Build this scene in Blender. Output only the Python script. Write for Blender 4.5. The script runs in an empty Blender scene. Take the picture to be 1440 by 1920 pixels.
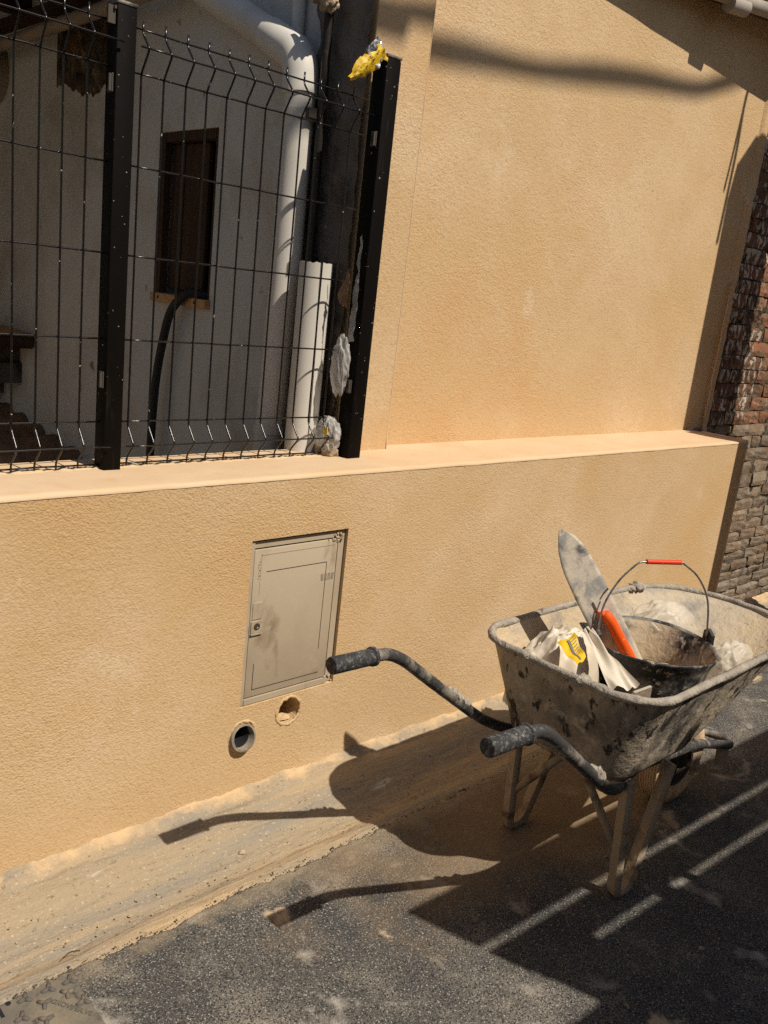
import bpy, bmesh, math, random
from mathutils import Vector, Matrix, noise
R = math.radians
rnd = random.Random(7)
sc = bpy.context.scene
col = sc.collection

# ------------------------------------------------------------------ camera
cam_d = bpy.data.cameras.new('camera')
cam = bpy.data.objects.new('camera', cam_d)
col.objects.link(cam)
cam_d.sensor_fit = 'VERTICAL'
cam_d.sensor_height = 36.0
cam_d.lens = 36.0 * 1642.2 / 1920.0
cam_d.clip_start = 0.02
cam_d.clip_end = 500
PIT, ROLL, YAW = 0.24599, 0.11365, 0.77739
fw = Vector((math.sin(YAW) * math.cos(PIT), math.cos(YAW) * math.cos(PIT), -math.sin(PIT)))
r0 = Vector((math.cos(YAW), -math.sin(YAW), 0))
u0 = r0.cross(fw)
rt = r0 * math.cos(ROLL) + u0 * math.sin(ROLL)
up = u0 * math.cos(ROLL) - r0 * math.sin(ROLL)
m = Matrix(((rt.x, up.x, -fw.x), (rt.y, up.y, -fw.y), (rt.z, up.z, -fw.z))).to_4x4()
m.translation = Vector((0, -1.825, 1.45))
cam.matrix_world = m
sc.camera = cam

# ------------------------------------------------------------------ light
SUN_AZ, SUN_EL = -77.0, 54.0
sdir = Vector((math.cos(R(SUN_EL)) * math.cos(R(SUN_AZ)), math.cos(R(SUN_EL)) * math.sin(R(SUN_AZ)), math.sin(R(SUN_EL))))
world = bpy.data.worlds.new('World')
sc.world = world
world.use_nodes = True
wn = world.node_tree
bg = wn.nodes['Background']
sky = wn.nodes.new('ShaderNodeTexSky')
sky.sky_type = 'NISHITA'
sky.sun_disc = False
sky.sun_elevation = R(SUN_EL)
sky.sun_rotation = R(90 - SUN_AZ)
wn.links.new(sky.outputs[0], bg.inputs[0])
bg.inputs[1].default_value = 0.055
sun_d = bpy.data.lights.new('sun', 'SUN')
sun_d.energy = 4.6
sun_d.angle = R(0.5)
sun_d.color = (1.0, 0.92, 0.80)
sun = bpy.data.objects.new('sun', sun_d)
col.objects.link(sun)
sun.rotation_euler = sdir.to_track_quat('Z', 'Y').to_euler()
sun.location = (0, -6, 8)
sc.view_settings.view_transform = 'Standard'
sc.view_settings.look = 'None'
sc.view_settings.gamma = 1
sc.view_settings.use_curve_mapping = False
sc.view_settings.exposure = 0.2
sc.cycles.use_denoising = False

# ------------------------------------------------------------------ materials
def ramp(nt, fac, lo, hi):
    n = nt.nodes.new('ShaderNodeMapRange')
    n.inputs[1].default_value = lo
    n.inputs[2].default_value = hi
    n.clamp = True
    nt.links.new(fac, n.inputs[0])
    return n.outputs[0]

def tex_noise(nt, co, scale, detail=4, rough=0.55, dist=0.0, stretch=None):
    if stretch:
        mp = nt.nodes.new('ShaderNodeMapping')
        mp.inputs['Scale'].default_value = stretch
        nt.links.new(co, mp.inputs[0])
        co = mp.outputs[0]
    mr_ = nt.nodes.new('ShaderNodeMapping')      # turn the lattice out of the axes: no grid shows on flat walls
    mr_.inputs['Rotation'].default_value = (0.61, 0.83, 0.37)
    nt.links.new(co, mr_.inputs[0])
    co = mr_.outputs[0]
    n = nt.nodes.new('ShaderNodeTexNoise')
    n.inputs['Scale'].default_value = scale
    n.inputs['Detail'].default_value = detail
    n.inputs['Roughness'].default_value = rough
    n.inputs['Distortion'].default_value = dist
    nt.links.new(co, n.inputs['Vector'])
    return n.outputs[0]

def mixc(nt, fac, a, b):
    n = nt.nodes.new('ShaderNodeMix')
    n.data_type = 'RGBA'
    if isinstance(fac, float):
        n.inputs[0].default_value = fac
    else:
        nt.links.new(fac, n.inputs[0])
    for i, v in ((6, a), (7, b)):
        if isinstance(v, tuple):
            n.inputs[i].default_value = (*v, 1)
        else:
            nt.links.new(v, n.inputs[i])
    return n.outputs[2]

def mat(name, base, layers=(), rough=0.85, bumps=(), metal=0.0, spec=0.3, rand=0.0, trans=0.0, alpha=1.0, coat=0.0, geo=False):
    """layers: (colour, scale, lo, hi, detail, stretch); bumps: (scale, strength, distance, detail, stretch)"""
    M = bpy.data.materials.new(name)
    M.use_nodes = True
    nt = M.node_tree
    b = nt.nodes['Principled BSDF']
    tc = nt.nodes.new('ShaderNodeTexCoord')
    co = tc.outputs['Object']
    if geo:
        g = nt.nodes.new('ShaderNodeNewGeometry')
        co = g.outputs['Position']
    if rand:
        oi = nt.nodes.new('ShaderNodeObjectInfo')
        ad = nt.nodes.new('ShaderNodeVectorMath')
        ad.operation = 'ADD'
        mu = nt.nodes.new('ShaderNodeMath')
        mu.operation = 'MULTIPLY'
        mu.inputs[1].default_value = 37.0
        nt.links.new(oi.outputs['Random'], mu.inputs[0])
        nt.links.new(co, ad.inputs[0])
        nt.links.new(mu.outputs[0], ad.inputs[1])
        co = ad.outputs[0]
    c = base
    for L in layers:
        if callable(L):
            c = L(nt, co, c)
            continue
        colr, s, lo, hi = L[:4]
        det = L[4] if len(L) > 4 else 5
        st = L[5] if len(L) > 5 else None
        f = ramp(nt, tex_noise(nt, co, s, det, 0.6, 0.3, st), lo, hi)
        c = mixc(nt, f, c, colr)
    if rand:
        hs = nt.nodes.new('ShaderNodeHueSaturation')
        mr = nt.nodes.new('ShaderNodeMapRange')
        mr.inputs[3].default_value = 1 - rand
        mr.inputs[4].default_value = 1 + rand
        nt.links.new(oi.outputs['Random'], mr.inputs[0])
        nt.links.new(mr.outputs[0], hs.inputs['Value'])
        if isinstance(c, tuple):
            hs.inputs['Color'].default_value = (*c, 1)
        else:
            nt.links.new(c, hs.inputs['Color'])
        c = hs.outputs[0]
    if isinstance(c, tuple):
        b.inputs['Base Color'].default_value = (*c, 1)
    else:
        nt.links.new(c, b.inputs['Base Color'])
    b.inputs['Roughness'].default_value = rough
    b.inputs['Metallic'].default_value = metal
    b.inputs['Specular IOR Level'].default_value = spec
    b.inputs['Coat Weight'].default_value = coat
    b.inputs['Transmission Weight'].default_value = trans
    b.inputs['Alpha'].default_value = alpha
    prev = None
    for B in bumps:
        s, strg, dist = B[:3]
        det = B[3] if len(B) > 3 else 3
        st = B[4] if len(B) > 4 else None
        bp = nt.nodes.new('ShaderNodeBump')
        bp.inputs['Strength'].default_value = strg
        bp.inputs['Distance'].default_value = dist
        nt.links.new(tex_noise(nt, co, s, det, 0.55, 0.2, st), bp.inputs['Height'])
        if prev is not None:
            nt.links.new(prev, bp.inputs['Normal'])
        prev = bp.outputs[0]
    if prev is not None:
        nt.links.new(prev, b.inputs['Normal'])
    return M

MT = {}
def stucco(name, sc_, strg):
    M = mat(name, (0.548, 0.381, 0.207),
        [((0.60, 0.435, 0.262), 1.9, 0.45, 0.64, 5), ((0.545, 0.352, 0.172), 1.2, 0.50, 0.68, 5), ((0.63, 0.475, 0.31), 3.4, 0.62, 0.74, 8), ((0.47, 0.30, 0.145), sc_ * 0.7, 0.50, 0.80, 3), ((0.68, 0.54, 0.37), 6, 0.70, 0.75, 9), ((0.30, 0.19, 0.09), 31, 0.755, 0.775, 3)], 0.92, (), spec=0.12, geo=True)
    nt = M.node_tree
    g = nt.nodes.new('ShaderNodeNewGeometry')
    co = g.outputs['Position']
    prev = None
    for s_, a, dist, det, st, lo, hi in ((sc_, strg, 0.008, 2, (1, 1, 1.3), 0.36, 0.60), (sc_ * 0.62, strg * 0.7, 0.008, 2.5, (1.35, 1, 0.8), 0.60, 0.40), (sc_ * 0.5, strg * 0.35, 0.01, 2, (0.35, 1, 1.6), 0.52, 0.66), (8, 0.10, 0.012, 3, None, -1, 0)):
        mask = ramp(nt, tex_noise(nt, co, 2.3 if hi > lo else 1.7, 4), min(lo, hi), max(lo, hi))
        ml = nt.nodes.new('ShaderNodeMath'); ml.operation = 'MULTIPLY'
        nt.links.new(tex_noise(nt, co, s_, det, 0.55, 0.25, st), ml.inputs[0])
        if lo > hi:
            inv = nt.nodes.new('ShaderNodeMath'); inv.operation = 'SUBTRACT'; inv.inputs[0].default_value = 1.0
            nt.links.new(mask, inv.inputs[1]); mask = inv.outputs[0]
        if lo < 0:
            ml.inputs[1].default_value = 1.0
        else:
            ad = nt.nodes.new('ShaderNodeMath'); ad.operation = 'MULTIPLY_ADD'; ad.inputs[1].default_value = 0.6; ad.inputs[2].default_value = 0.4
            nt.links.new(mask, ad.inputs[0]); nt.links.new(ad.outputs[0], ml.inputs[1])
        bp = nt.nodes.new('ShaderNodeBump')
        bp.inputs['Strength'].default_value = a
        bp.inputs['Distance'].default_value = dist
        nt.links.new(ml.outputs[0], bp.inputs['Height'])
        if prev is not None: nt.links.new(prev, bp.inputs['Normal'])
        prev = bp.outputs[0]
    nt.links.new(prev, nt.nodes['Principled BSDF'].inputs['Normal'])
    return M
MT['stucco'] = stucco('ochre_stucco', 165, 0.40)
MT['stucco_far'] = stucco('ochre_stucco_front', 125, 0.38)
MT['smooth_plaster'] = mat('smooth_ochre_plaster', (0.575, 0.405, 0.245),
    [((0.62, 0.46, 0.30), 3.0, 0.4, 0.7), ((0.55, 0.36, 0.19), 9, 0.58, 0.78), ((0.35, 0.24, 0.13), 130, 0.72, 0.78, 2)],
    0.9, [(160, 0.2, 0.003, 3), (12, 0.25, 0.008, 3)], spec=0.15, geo=True)
MT['white_wall'] = mat('white_lime_wall', (0.56, 0.53, 0.475),
    [((0.41, 0.36, 0.285), 1.3, 0.48, 0.66), ((0.55, 0.53, 0.49), 3.5, 0.5, 0.7), ((0.25, 0.18, 0.11), 9, 0.66, 0.72, 7)],
    0.95, [(7, 0.6, 0.03, 4), (60, 0.2, 0.004, 3)], spec=0.1, geo=True)
MT['raw_cement'] = mat('raw_cement', (0.125, 0.105, 0.085),
    [((0.05, 0.04, 0.03), 7, 0.48, 0.62, 8), ((0.2, 0.175, 0.15), 3, 0.52, 0.75), ((0.30, 0.27, 0.23), 26, 0.68, 0.74, 6)],
    0.95, [(20, 0.7, 0.03, 6)], spec=0.1, geo=True)
MT['bare_patch'] = mat('bare_rubble_patch', (0.08, 0.055, 0.035),
    [((0.20, 0.15, 0.10), 12, 0.5, 0.62, 6, (1, 1, 0.45)), ((0.03, 0.02, 0.013), 15, 0.55, 0.65, 6), ((0.14, 0.075, 0.035), 6, 0.58, 0.66)],
    0.95, [(22, 0.9, 0.05, 6)], spec=0.1, geo=True)
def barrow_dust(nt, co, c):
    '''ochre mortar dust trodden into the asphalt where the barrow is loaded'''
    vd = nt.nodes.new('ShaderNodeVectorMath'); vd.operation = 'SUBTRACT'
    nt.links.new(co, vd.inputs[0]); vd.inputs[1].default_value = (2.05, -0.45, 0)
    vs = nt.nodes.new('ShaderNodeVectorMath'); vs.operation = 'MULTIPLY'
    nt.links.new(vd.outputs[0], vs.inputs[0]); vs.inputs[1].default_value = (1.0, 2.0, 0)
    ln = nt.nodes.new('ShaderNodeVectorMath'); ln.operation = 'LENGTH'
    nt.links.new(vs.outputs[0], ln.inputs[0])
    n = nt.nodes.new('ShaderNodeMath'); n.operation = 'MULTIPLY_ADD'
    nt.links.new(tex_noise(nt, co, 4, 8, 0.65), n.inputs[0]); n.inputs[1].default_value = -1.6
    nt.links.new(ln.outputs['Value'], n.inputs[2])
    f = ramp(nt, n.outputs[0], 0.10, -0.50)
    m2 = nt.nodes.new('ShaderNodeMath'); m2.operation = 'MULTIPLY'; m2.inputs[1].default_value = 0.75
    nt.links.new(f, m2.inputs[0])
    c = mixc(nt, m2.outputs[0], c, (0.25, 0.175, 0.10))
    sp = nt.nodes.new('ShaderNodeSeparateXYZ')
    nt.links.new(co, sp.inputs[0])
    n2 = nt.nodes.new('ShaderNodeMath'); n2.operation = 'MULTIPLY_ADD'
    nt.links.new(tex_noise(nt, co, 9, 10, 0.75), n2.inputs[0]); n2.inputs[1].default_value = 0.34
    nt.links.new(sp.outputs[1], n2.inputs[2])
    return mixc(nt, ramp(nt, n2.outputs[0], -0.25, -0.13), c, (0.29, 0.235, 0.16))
MT['asphalt'] = mat('dusty_asphalt', (0.082, 0.079, 0.074),
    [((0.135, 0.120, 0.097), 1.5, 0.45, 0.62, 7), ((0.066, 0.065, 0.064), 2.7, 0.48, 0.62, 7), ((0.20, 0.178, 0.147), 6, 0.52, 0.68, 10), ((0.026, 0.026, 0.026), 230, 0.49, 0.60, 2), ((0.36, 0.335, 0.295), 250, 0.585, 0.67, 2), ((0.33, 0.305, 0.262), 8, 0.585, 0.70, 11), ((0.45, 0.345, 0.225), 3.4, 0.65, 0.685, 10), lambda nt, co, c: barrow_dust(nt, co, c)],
    0.92, [(240, 0.7, 0.005, 2), (70, 0.4, 0.008, 4)], spec=0.2, geo=True)
def wall_foot(nt, co, c):
    '''ochre render splashed over the top of the gutter along the wall'''
    sp = nt.nodes.new('ShaderNodeSeparateXYZ')
    nt.links.new(co, sp.inputs[0])
    n = nt.nodes.new('ShaderNodeMath'); n.operation = 'MULTIPLY_ADD'
    nt.links.new(tex_noise(nt, co, 11, 6, 0.65), n.inputs[0])
    n.inputs[1].default_value = 0.16
    nt.links.new(sp.outputs[1], n.inputs[2])
    return mixc(nt, ramp(nt, n.outputs[0], 0.055, 0.092), c, (0.575, 0.40, 0.225))
MT['concrete'] = mat('dusty_concrete', (0.335, 0.265, 0.175),
    [((0.255, 0.225, 0.18), 3.2, 0.44, 0.60, 6, (0.28, 2.6, 1)), ((0.42, 0.31, 0.185), 2.4, 0.50, 0.64, 6, (0.25, 2.6, 1)), ((0.22, 0.20, 0.17), 5.5, 0.60, 0.72, 6, (0.3, 2.2, 1)), ((0.46, 0.41, 0.34), 9, 0.655, 0.70, 7, (0.5, 2.0, 1)), ((0.17, 0.13, 0.09), 75, 0.60, 0.70, 5), ((0.48, 0.39, 0.27), 120, 0.60, 0.70, 3), wall_foot],
    0.92, [(45, 0.6, 0.010, 6, (0.3, 1.5, 1)), (230, 0.6, 0.004, 3), (12, 0.4, 0.014, 5)], spec=0.15, geo=True)
MT['brick'] = mat('old_brick', (0.27, 0.115, 0.058),
    [((0.165, 0.105, 0.068), 7, 0.38, 0.56, 5), ((0.30, 0.255, 0.20), 20, 0.58, 0.70, 7), ((0.06, 0.035, 0.022), 33, 0.58, 0.66, 4)],
    0.95, [(60, 0.6, 0.008, 5), (220, 0.3, 0.003, 2)], spec=0.1, rand=0.3, geo=True)
MT['limed_brick'] = mat('limewashed_brick', (0.14, 0.07, 0.04),
    [((0.44, 0.39, 0.315), 19, 0.50, 0.58, 7, (1.5, 1, 0.7)), ((0.045, 0.028, 0.018), 26, 0.55, 0.66, 4)],
    0.95, [(60, 0.7, 0.012, 5)], spec=0.1, rand=0.25, geo=True)
MT['grey_brick'] = mat('dusty_grey_brick', (0.19, 0.130, 0.085),
    [((0.24, 0.195, 0.145), 12, 0.42, 0.6, 6), ((0.38, 0.33, 0.26), 28, 0.63, 0.71, 7), ((0.17, 0.075, 0.04), 6, 0.62, 0.72)],
    0.95, [(55, 0.7, 0.01, 5), (220, 0.3, 0.003, 2)], spec=0.1, rand=0.22, geo=True)
MT['mortar'] = mat('old_mortar', (0.135, 0.105, 0.075),
    [((0.045, 0.032, 0.022), 10, 0.46, 0.6, 6), ((0.32, 0.28, 0.22), 22, 0.64, 0.7, 6)], 0.95, [(50, 0.8, 0.02, 5)], spec=0.1, geo=True)
MT['black_paint'] = mat('black_post_paint', (0.0055, 0.0042, 0.0034),
    [((0.035, 0.028, 0.022), 9, 0.62, 0.80, 6, (3, 3, 0.3)), ((0.42, 0.36, 0.28), 85, 0.70, 0.73, 3)], 0.55, [(40, 0.15, 0.004, 3)], spec=0.06, geo=True)
MT['wire_paint'] = mat('dark_wire_paint', (0.008, 0.006, 0.005),
    [((0.45, 0.38, 0.3), 60, 0.69, 0.72, 3)], 0.25, (), spec=0.5, geo=True)
MT['galv'] = mat('dusty_zinc', (0.07, 0.057, 0.043), [((0.06, 0.05, 0.04), 30, 0.5, 0.7)], 0.6, (), spec=0.3)
MT['pvc'] = mat('grey_white_pvc', (0.60, 0.565, 0.50), [((0.50, 0.46, 0.39), 4, 0.5, 0.75, 5, (1, 1, 0.4)), ((0.30, 0.22, 0.14), 17, 0.72, 0.80, 6)], 0.55, (), spec=0.35, geo=True)
MT['gutter_grey'] = mat('dull_grey_gutter', (0.33, 0.29, 0.24), [((0.22, 0.18, 0.14), 8, 0.5, 0.7)], 0.7, (), geo=True)
MT['pvc_beige'] = mat('beige_conduit', (0.30, 0.23, 0.165), [((0.2, 0.15, 0.1), 8, 0.5, 0.75)], 0.7, (), geo=True)
MT['steel_pipe'] = mat('dark_steel_pipe', (0.045, 0.038, 0.032), [((0.14, 0.09, 0.05), 18, 0.6, 0.75)], 0.38, [(60, 0.2, 0.004, 3)], metal=0.6, geo=True)
MT['clay'] = mat('clay', (0.28, 0.17, 0.09), [((0.16, 0.09, 0.05), 9, 0.45, 0.7)], 0.9, [(40, 0.5, 0.008, 4)], geo=True)
MT['old_wood'] = mat('dark_brown_wood', (0.040, 0.018, 0.008), [((0.075, 0.036, 0.016), 6, 0.45, 0.7, 6, (6, 6, 0.5))], 0.75, [(20, 0.4, 0.006, 4, (6, 6, 0.5))], geo=True)
MT['pine'] = mat('raw_pine', (0.52, 0.29, 0.12), [((0.36, 0.18, 0.07), 9, 0.5, 0.7, 5, (1, 6, 6))], 0.8, [(30, 0.3, 0.004, 3)], geo=True)
MT['black_void'] = mat('dark_interior', (0.012, 0.013, 0.016), (), 0.9)
MT['hose'] = mat('black_hose', (0.022, 0.021, 0.021), (), 0.6)
MT['tub'] = mat('cement_caked_steel', (0.155, 0.132, 0.107),
    [((0.36, 0.295, 0.215), 5.5, 0.40, 0.58, 9), ((0.44, 0.37, 0.28), 26, 0.54, 0.68, 7), ((0.030, 0.025, 0.021), 24, 0.575, 0.62, 9, (1, 1, 0.5)), ((0.045, 0.038, 0.032), 5, 0.57, 0.66, 10, (1, 1, 0.6)), ((0.19, 0.11, 0.055), 4.3, 0.64, 0.72, 6), ((0.50, 0.44, 0.35), 48, 0.69, 0.73, 5)],
    0.72, [(40, 0.6, 0.010, 6), (140, 0.4, 0.004, 4)], spec=0.35, geo=True)
MT['tub_in'] = mat('cement_dusted_steel', (0.45, 0.38, 0.285),
    [((0.52, 0.41, 0.27), 5, 0.42, 0.6, 6), ((0.23, 0.22, 0.205), 4.2, 0.54, 0.66, 6), ((0.15, 0.12, 0.085), 48, 0.62, 0.70, 6), ((0.52, 0.45, 0.36), 30, 0.62, 0.72, 5)],
    0.85, [(38, 0.6, 0.010, 6), (140, 0.4, 0.004, 4)], spec=0.2, geo=True)
MT['rim'] = mat('caked_rim', (0.29, 0.255, 0.21), [((0.40, 0.345, 0.275), 24, 0.45, 0.65, 6), ((0.12, 0.105, 0.09), 30, 0.58, 0.7, 6)], 0.85, [(75, 0.8, 0.010, 5)], spec=0.2, geo=True)
MT['tube'] = mat('dusty_black_tube', (0.040, 0.038, 0.037), [((0.26, 0.225, 0.18), 13, 0.52, 0.66, 7), ((0.15, 0.135, 0.12), 60, 0.55, 0.7, 4)], 0.6, [(70, 0.5, 0.005, 5)], spec=0.35, geo=True)
MT['leg'] = mat('dusty_rusted_tube', (0.34, 0.265, 0.18), [((0.12, 0.075, 0.045), 16, 0.52, 0.68, 8), ((0.40, 0.335, 0.25), 22, 0.58, 0.72, 6)], 0.75, [(70, 0.5, 0.005, 5)], spec=0.3, geo=True)
MT['rubber_grip'] = mat('scuffed_rubber', (0.030, 0.030, 0.031), [((0.13, 0.125, 0.118), 85, 0.50, 0.66, 7), ((0.28, 0.26, 0.235), 130, 0.60, 0.70, 6)], 0.75, [(140, 0.5, 0.004, 4)], spec=0.3, geo=True)
MT['tyre'] = mat('dusty_tyre', (0.60, 0.43, 0.27), [((0.30, 0.20, 0.12), 15, 0.52, 0.70, 6)], 0.9, [(90, 0.4, 0.004, 4)], spec=0.2, geo=True)
MT['dark_rim'] = mat('dark_wheel_rim', (0.06, 0.048, 0.038), [((0.12, 0.09, 0.06), 25, 0.6, 0.7)], 0.7, (), geo=True)
MT['bucket'] = mat('cement_smeared_rubber', (0.018, 0.018, 0.019), [((0.28, 0.255, 0.22), 11, 0.48, 0.64, 10, (1, 1, 0.7)), ((0.40, 0.365, 0.315), 45, 0.58, 0.66, 7), ((0.09, 0.085, 0.08), 7, 0.5, 0.75, 6)], 0.55, [(45, 0.4, 0.006, 5)], spec=0.4, geo=True)
MT['bucket_in'] = mat('cement_lined_rubber', (0.020, 0.020, 0.021), [((0.30, 0.27, 0.23), 13, 0.46, 0.66, 10), ((0.46, 0.41, 0.34), 60, 0.54, 0.62, 6, (1, 1, 0.6)), ((0.48, 0.375, 0.25), 5, 0.38, 0.52, 10)], 0.7, [(50, 0.6, 0.008, 5)], spec=0.3, geo=True)
MT['sand'] = mat('ochre_mortar_rest', (0.50, 0.335, 0.165), [((0.58, 0.42, 0.24), 12, 0.45, 0.65)], 0.95, [(60, 0.7, 0.012, 5)], geo=True)
MT['bail'] = mat('dull_steel_wire', (0.30, 0.29, 0.28), [((0.14, 0.12, 0.1), 60, 0.5, 0.65)], 0.4, (), metal=0.7, geo=True)
MT['red'] = mat('worn_red_plastic', (0.62, 0.045, 0.012), [((0.62, 0.5, 0.38), 55, 0.68, 0.72, 4)], 0.45, (), geo=True)
MT['orange'] = mat('orange_plastic', (0.80, 0.095, 0.008), [((0.66, 0.10, 0.015), 30, 0.5, 0.7), ((0.66, 0.42, 0.24), 55, 0.62, 0.70, 6)], 0.6, (), geo=True)
MT['blade'] = mat('plaster_smeared_steel', (0.33, 0.32, 0.30), [((0.60, 0.53, 0.43), 10, 0.44, 0.54, 10), ((0.66, 0.56, 0.42), 38, 0.60, 0.66, 7), ((0.50, 0.45, 0.38), 60, 0.56, 0.68, 5), ((0.13, 0.13, 0.135), 9, 0.58, 0.68, 5)], 0.5, [(60, 0.35, 0.004, 5)], metal=0.25, geo=True)
MT['blade_spine'] = mat('aluminium_spine', (0.52, 0.49, 0.43), [((0.36, 0.29, 0.2), 30, 0.5, 0.7)], 0.5, (), metal=0.2, geo=True)
MT['sack'] = mat('white_plastic_sack', (0.62, 0.55, 0.445), [((0.50, 0.415, 0.30), 7, 0.46, 0.66, 5)], 0.5, [(40, 0.2, 0.004, 4)], spec=0.4, geo=True)
MT['yellow'] = mat('yellow_print', (0.66, 0.42, 0.010), [((0.45, 0.28, 0.02), 40, 0.5, 0.66, 6)], 0.5, (), geo=True)
MT['grey_print'] = mat('grey_print', (0.14, 0.14, 0.145), (), 0.5)
MT['foil'] = mat('silver_film', (0.42, 0.42, 0.43), [((0.08, 0.08, 0.09), 60, 0.5, 0.6)], 0.35, (), metal=0.4, geo=True)
MT['cabinet'] = mat('grey_beige_cabinet', (0.415, 0.335, 0.235), [((0.345, 0.275, 0.19), 4, 0.45, 0.7, 6), ((0.20, 0.145, 0.09), 8, 0.58, 0.72, 8, (1, 1, 0.45)), ((0.43, 0.35, 0.25), 20, 0.60, 0.70, 7)], 0.65, [(40, 0.1, 0.002, 4)], spec=0.3, geo=True)
MT['cabinet_dark'] = mat('cabinet_gap', (0.05, 0.038, 0.026), (), 0.9)
MT['print_grey'] = mat('cabinet_sticker_rest', (0.22, 0.185, 0.14), [((0.30, 0.25, 0.18), 60, 0.5, 0.6)], 0.8, (), geo=True)
MT['stub'] = mat('grey_duct', (0.21, 0.175, 0.135), [((0.38, 0.31, 0.21), 22, 0.5, 0.66), ((0.15, 0.13, 0.11), 40, 0.58, 0.7)], 0.85, [(60, 0.5, 0.006, 4)], geo=True)
MT['iron'] = mat('dusty_cast_iron', (0.125, 0.112, 0.092), [((0.20, 0.168, 0.12), 9, 0.50, 0.68, 6), ((0.06, 0.055, 0.05), 24, 0.56, 0.68, 5)], 0.8, [(110, 0.5, 0.004, 4)], spec=0.3, geo=True)
MT['iron_dark'] = mat('iron_ridge', (0.10, 0.09, 0.076), [((0.17, 0.14, 0.1), 24, 0.52, 0.66, 5)], 0.75, [(110, 0.4, 0.003, 4)], geo=True)
MT['crumb'] = mat('mortar_crumbs', (0.40, 0.31, 0.20), [((0.24, 0.19, 0.13), 40, 0.45, 0.6)], 0.95, (), geo=True)
MT['dark_crumb'] = mat('asphalt_crumbs', (0.07, 0.066, 0.06), [((0.17, 0.15, 0.12), 60, 0.5, 0.6)], 0.95, (), geo=True)
MT['plank'] = mat('scaffold_timber', (0.30, 0.21, 0.12), [((0.2, 0.13, 0.07), 5, 0.45, 0.7, 5, (0.4, 5, 5))], 0.85, (), geo=True)
MT['facade'] = mat('beige_facade', (0.66, 0.55, 0.41), [((0.56, 0.46, 0.33), 1.5, 0.4, 0.7)], 0.9, (), geo=True)
MT['earth'] = mat('earth_ground', (0.13, 0.11, 0.09), [((0.18, 0.15, 0.11), 0.6, 0.4, 0.6)], 0.95, (), geo=True)
MT['cable'] = mat('cable_sheath', (0.02, 0.02, 0.02), (), 0.6)
MT['eave'] = mat('cement_verge', (0.30, 0.24, 0.165), [((0.2, 0.155, 0.1), 6, 0.45, 0.7)], 0.9, [(30, 0.4, 0.01, 4)], geo=True)

def film(name, colr, dens):
    M = bpy.data.materials.new(name)
    M.use_nodes = True
    nt = M.node_tree
    b = nt.nodes['Principled BSDF']
    b.inputs['Base Color'].default_value = (*colr, 1)
    b.inputs['Roughness'].default_value = 0.4
    b.inputs['Specular IOR Level'].default_value = 0.4
    g = nt.nodes.new('ShaderNodeNewGeometry')
    f = ramp(nt, tex_noise(nt, g.outputs['Position'], 7, 3, 0.5), 0.35, 0.7)
    mr = nt.nodes.new('ShaderNodeMapRange')
    mr.inputs[3].default_value = dens
    mr.inputs[4].default_value = min(1, dens + 0.45)
    nt.links.new(f, mr.inputs[0])
    nt.links.new(mr.outputs[0], b.inputs['Alpha'])
    return M
MT['clear'] = film('clear_plastic_film', (0.70, 0.63, 0.52), 0.22)
MT['clear_grey'] = film('grey_plastic_film', (0.55, 0.53, 0.50), 0.42)

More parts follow.
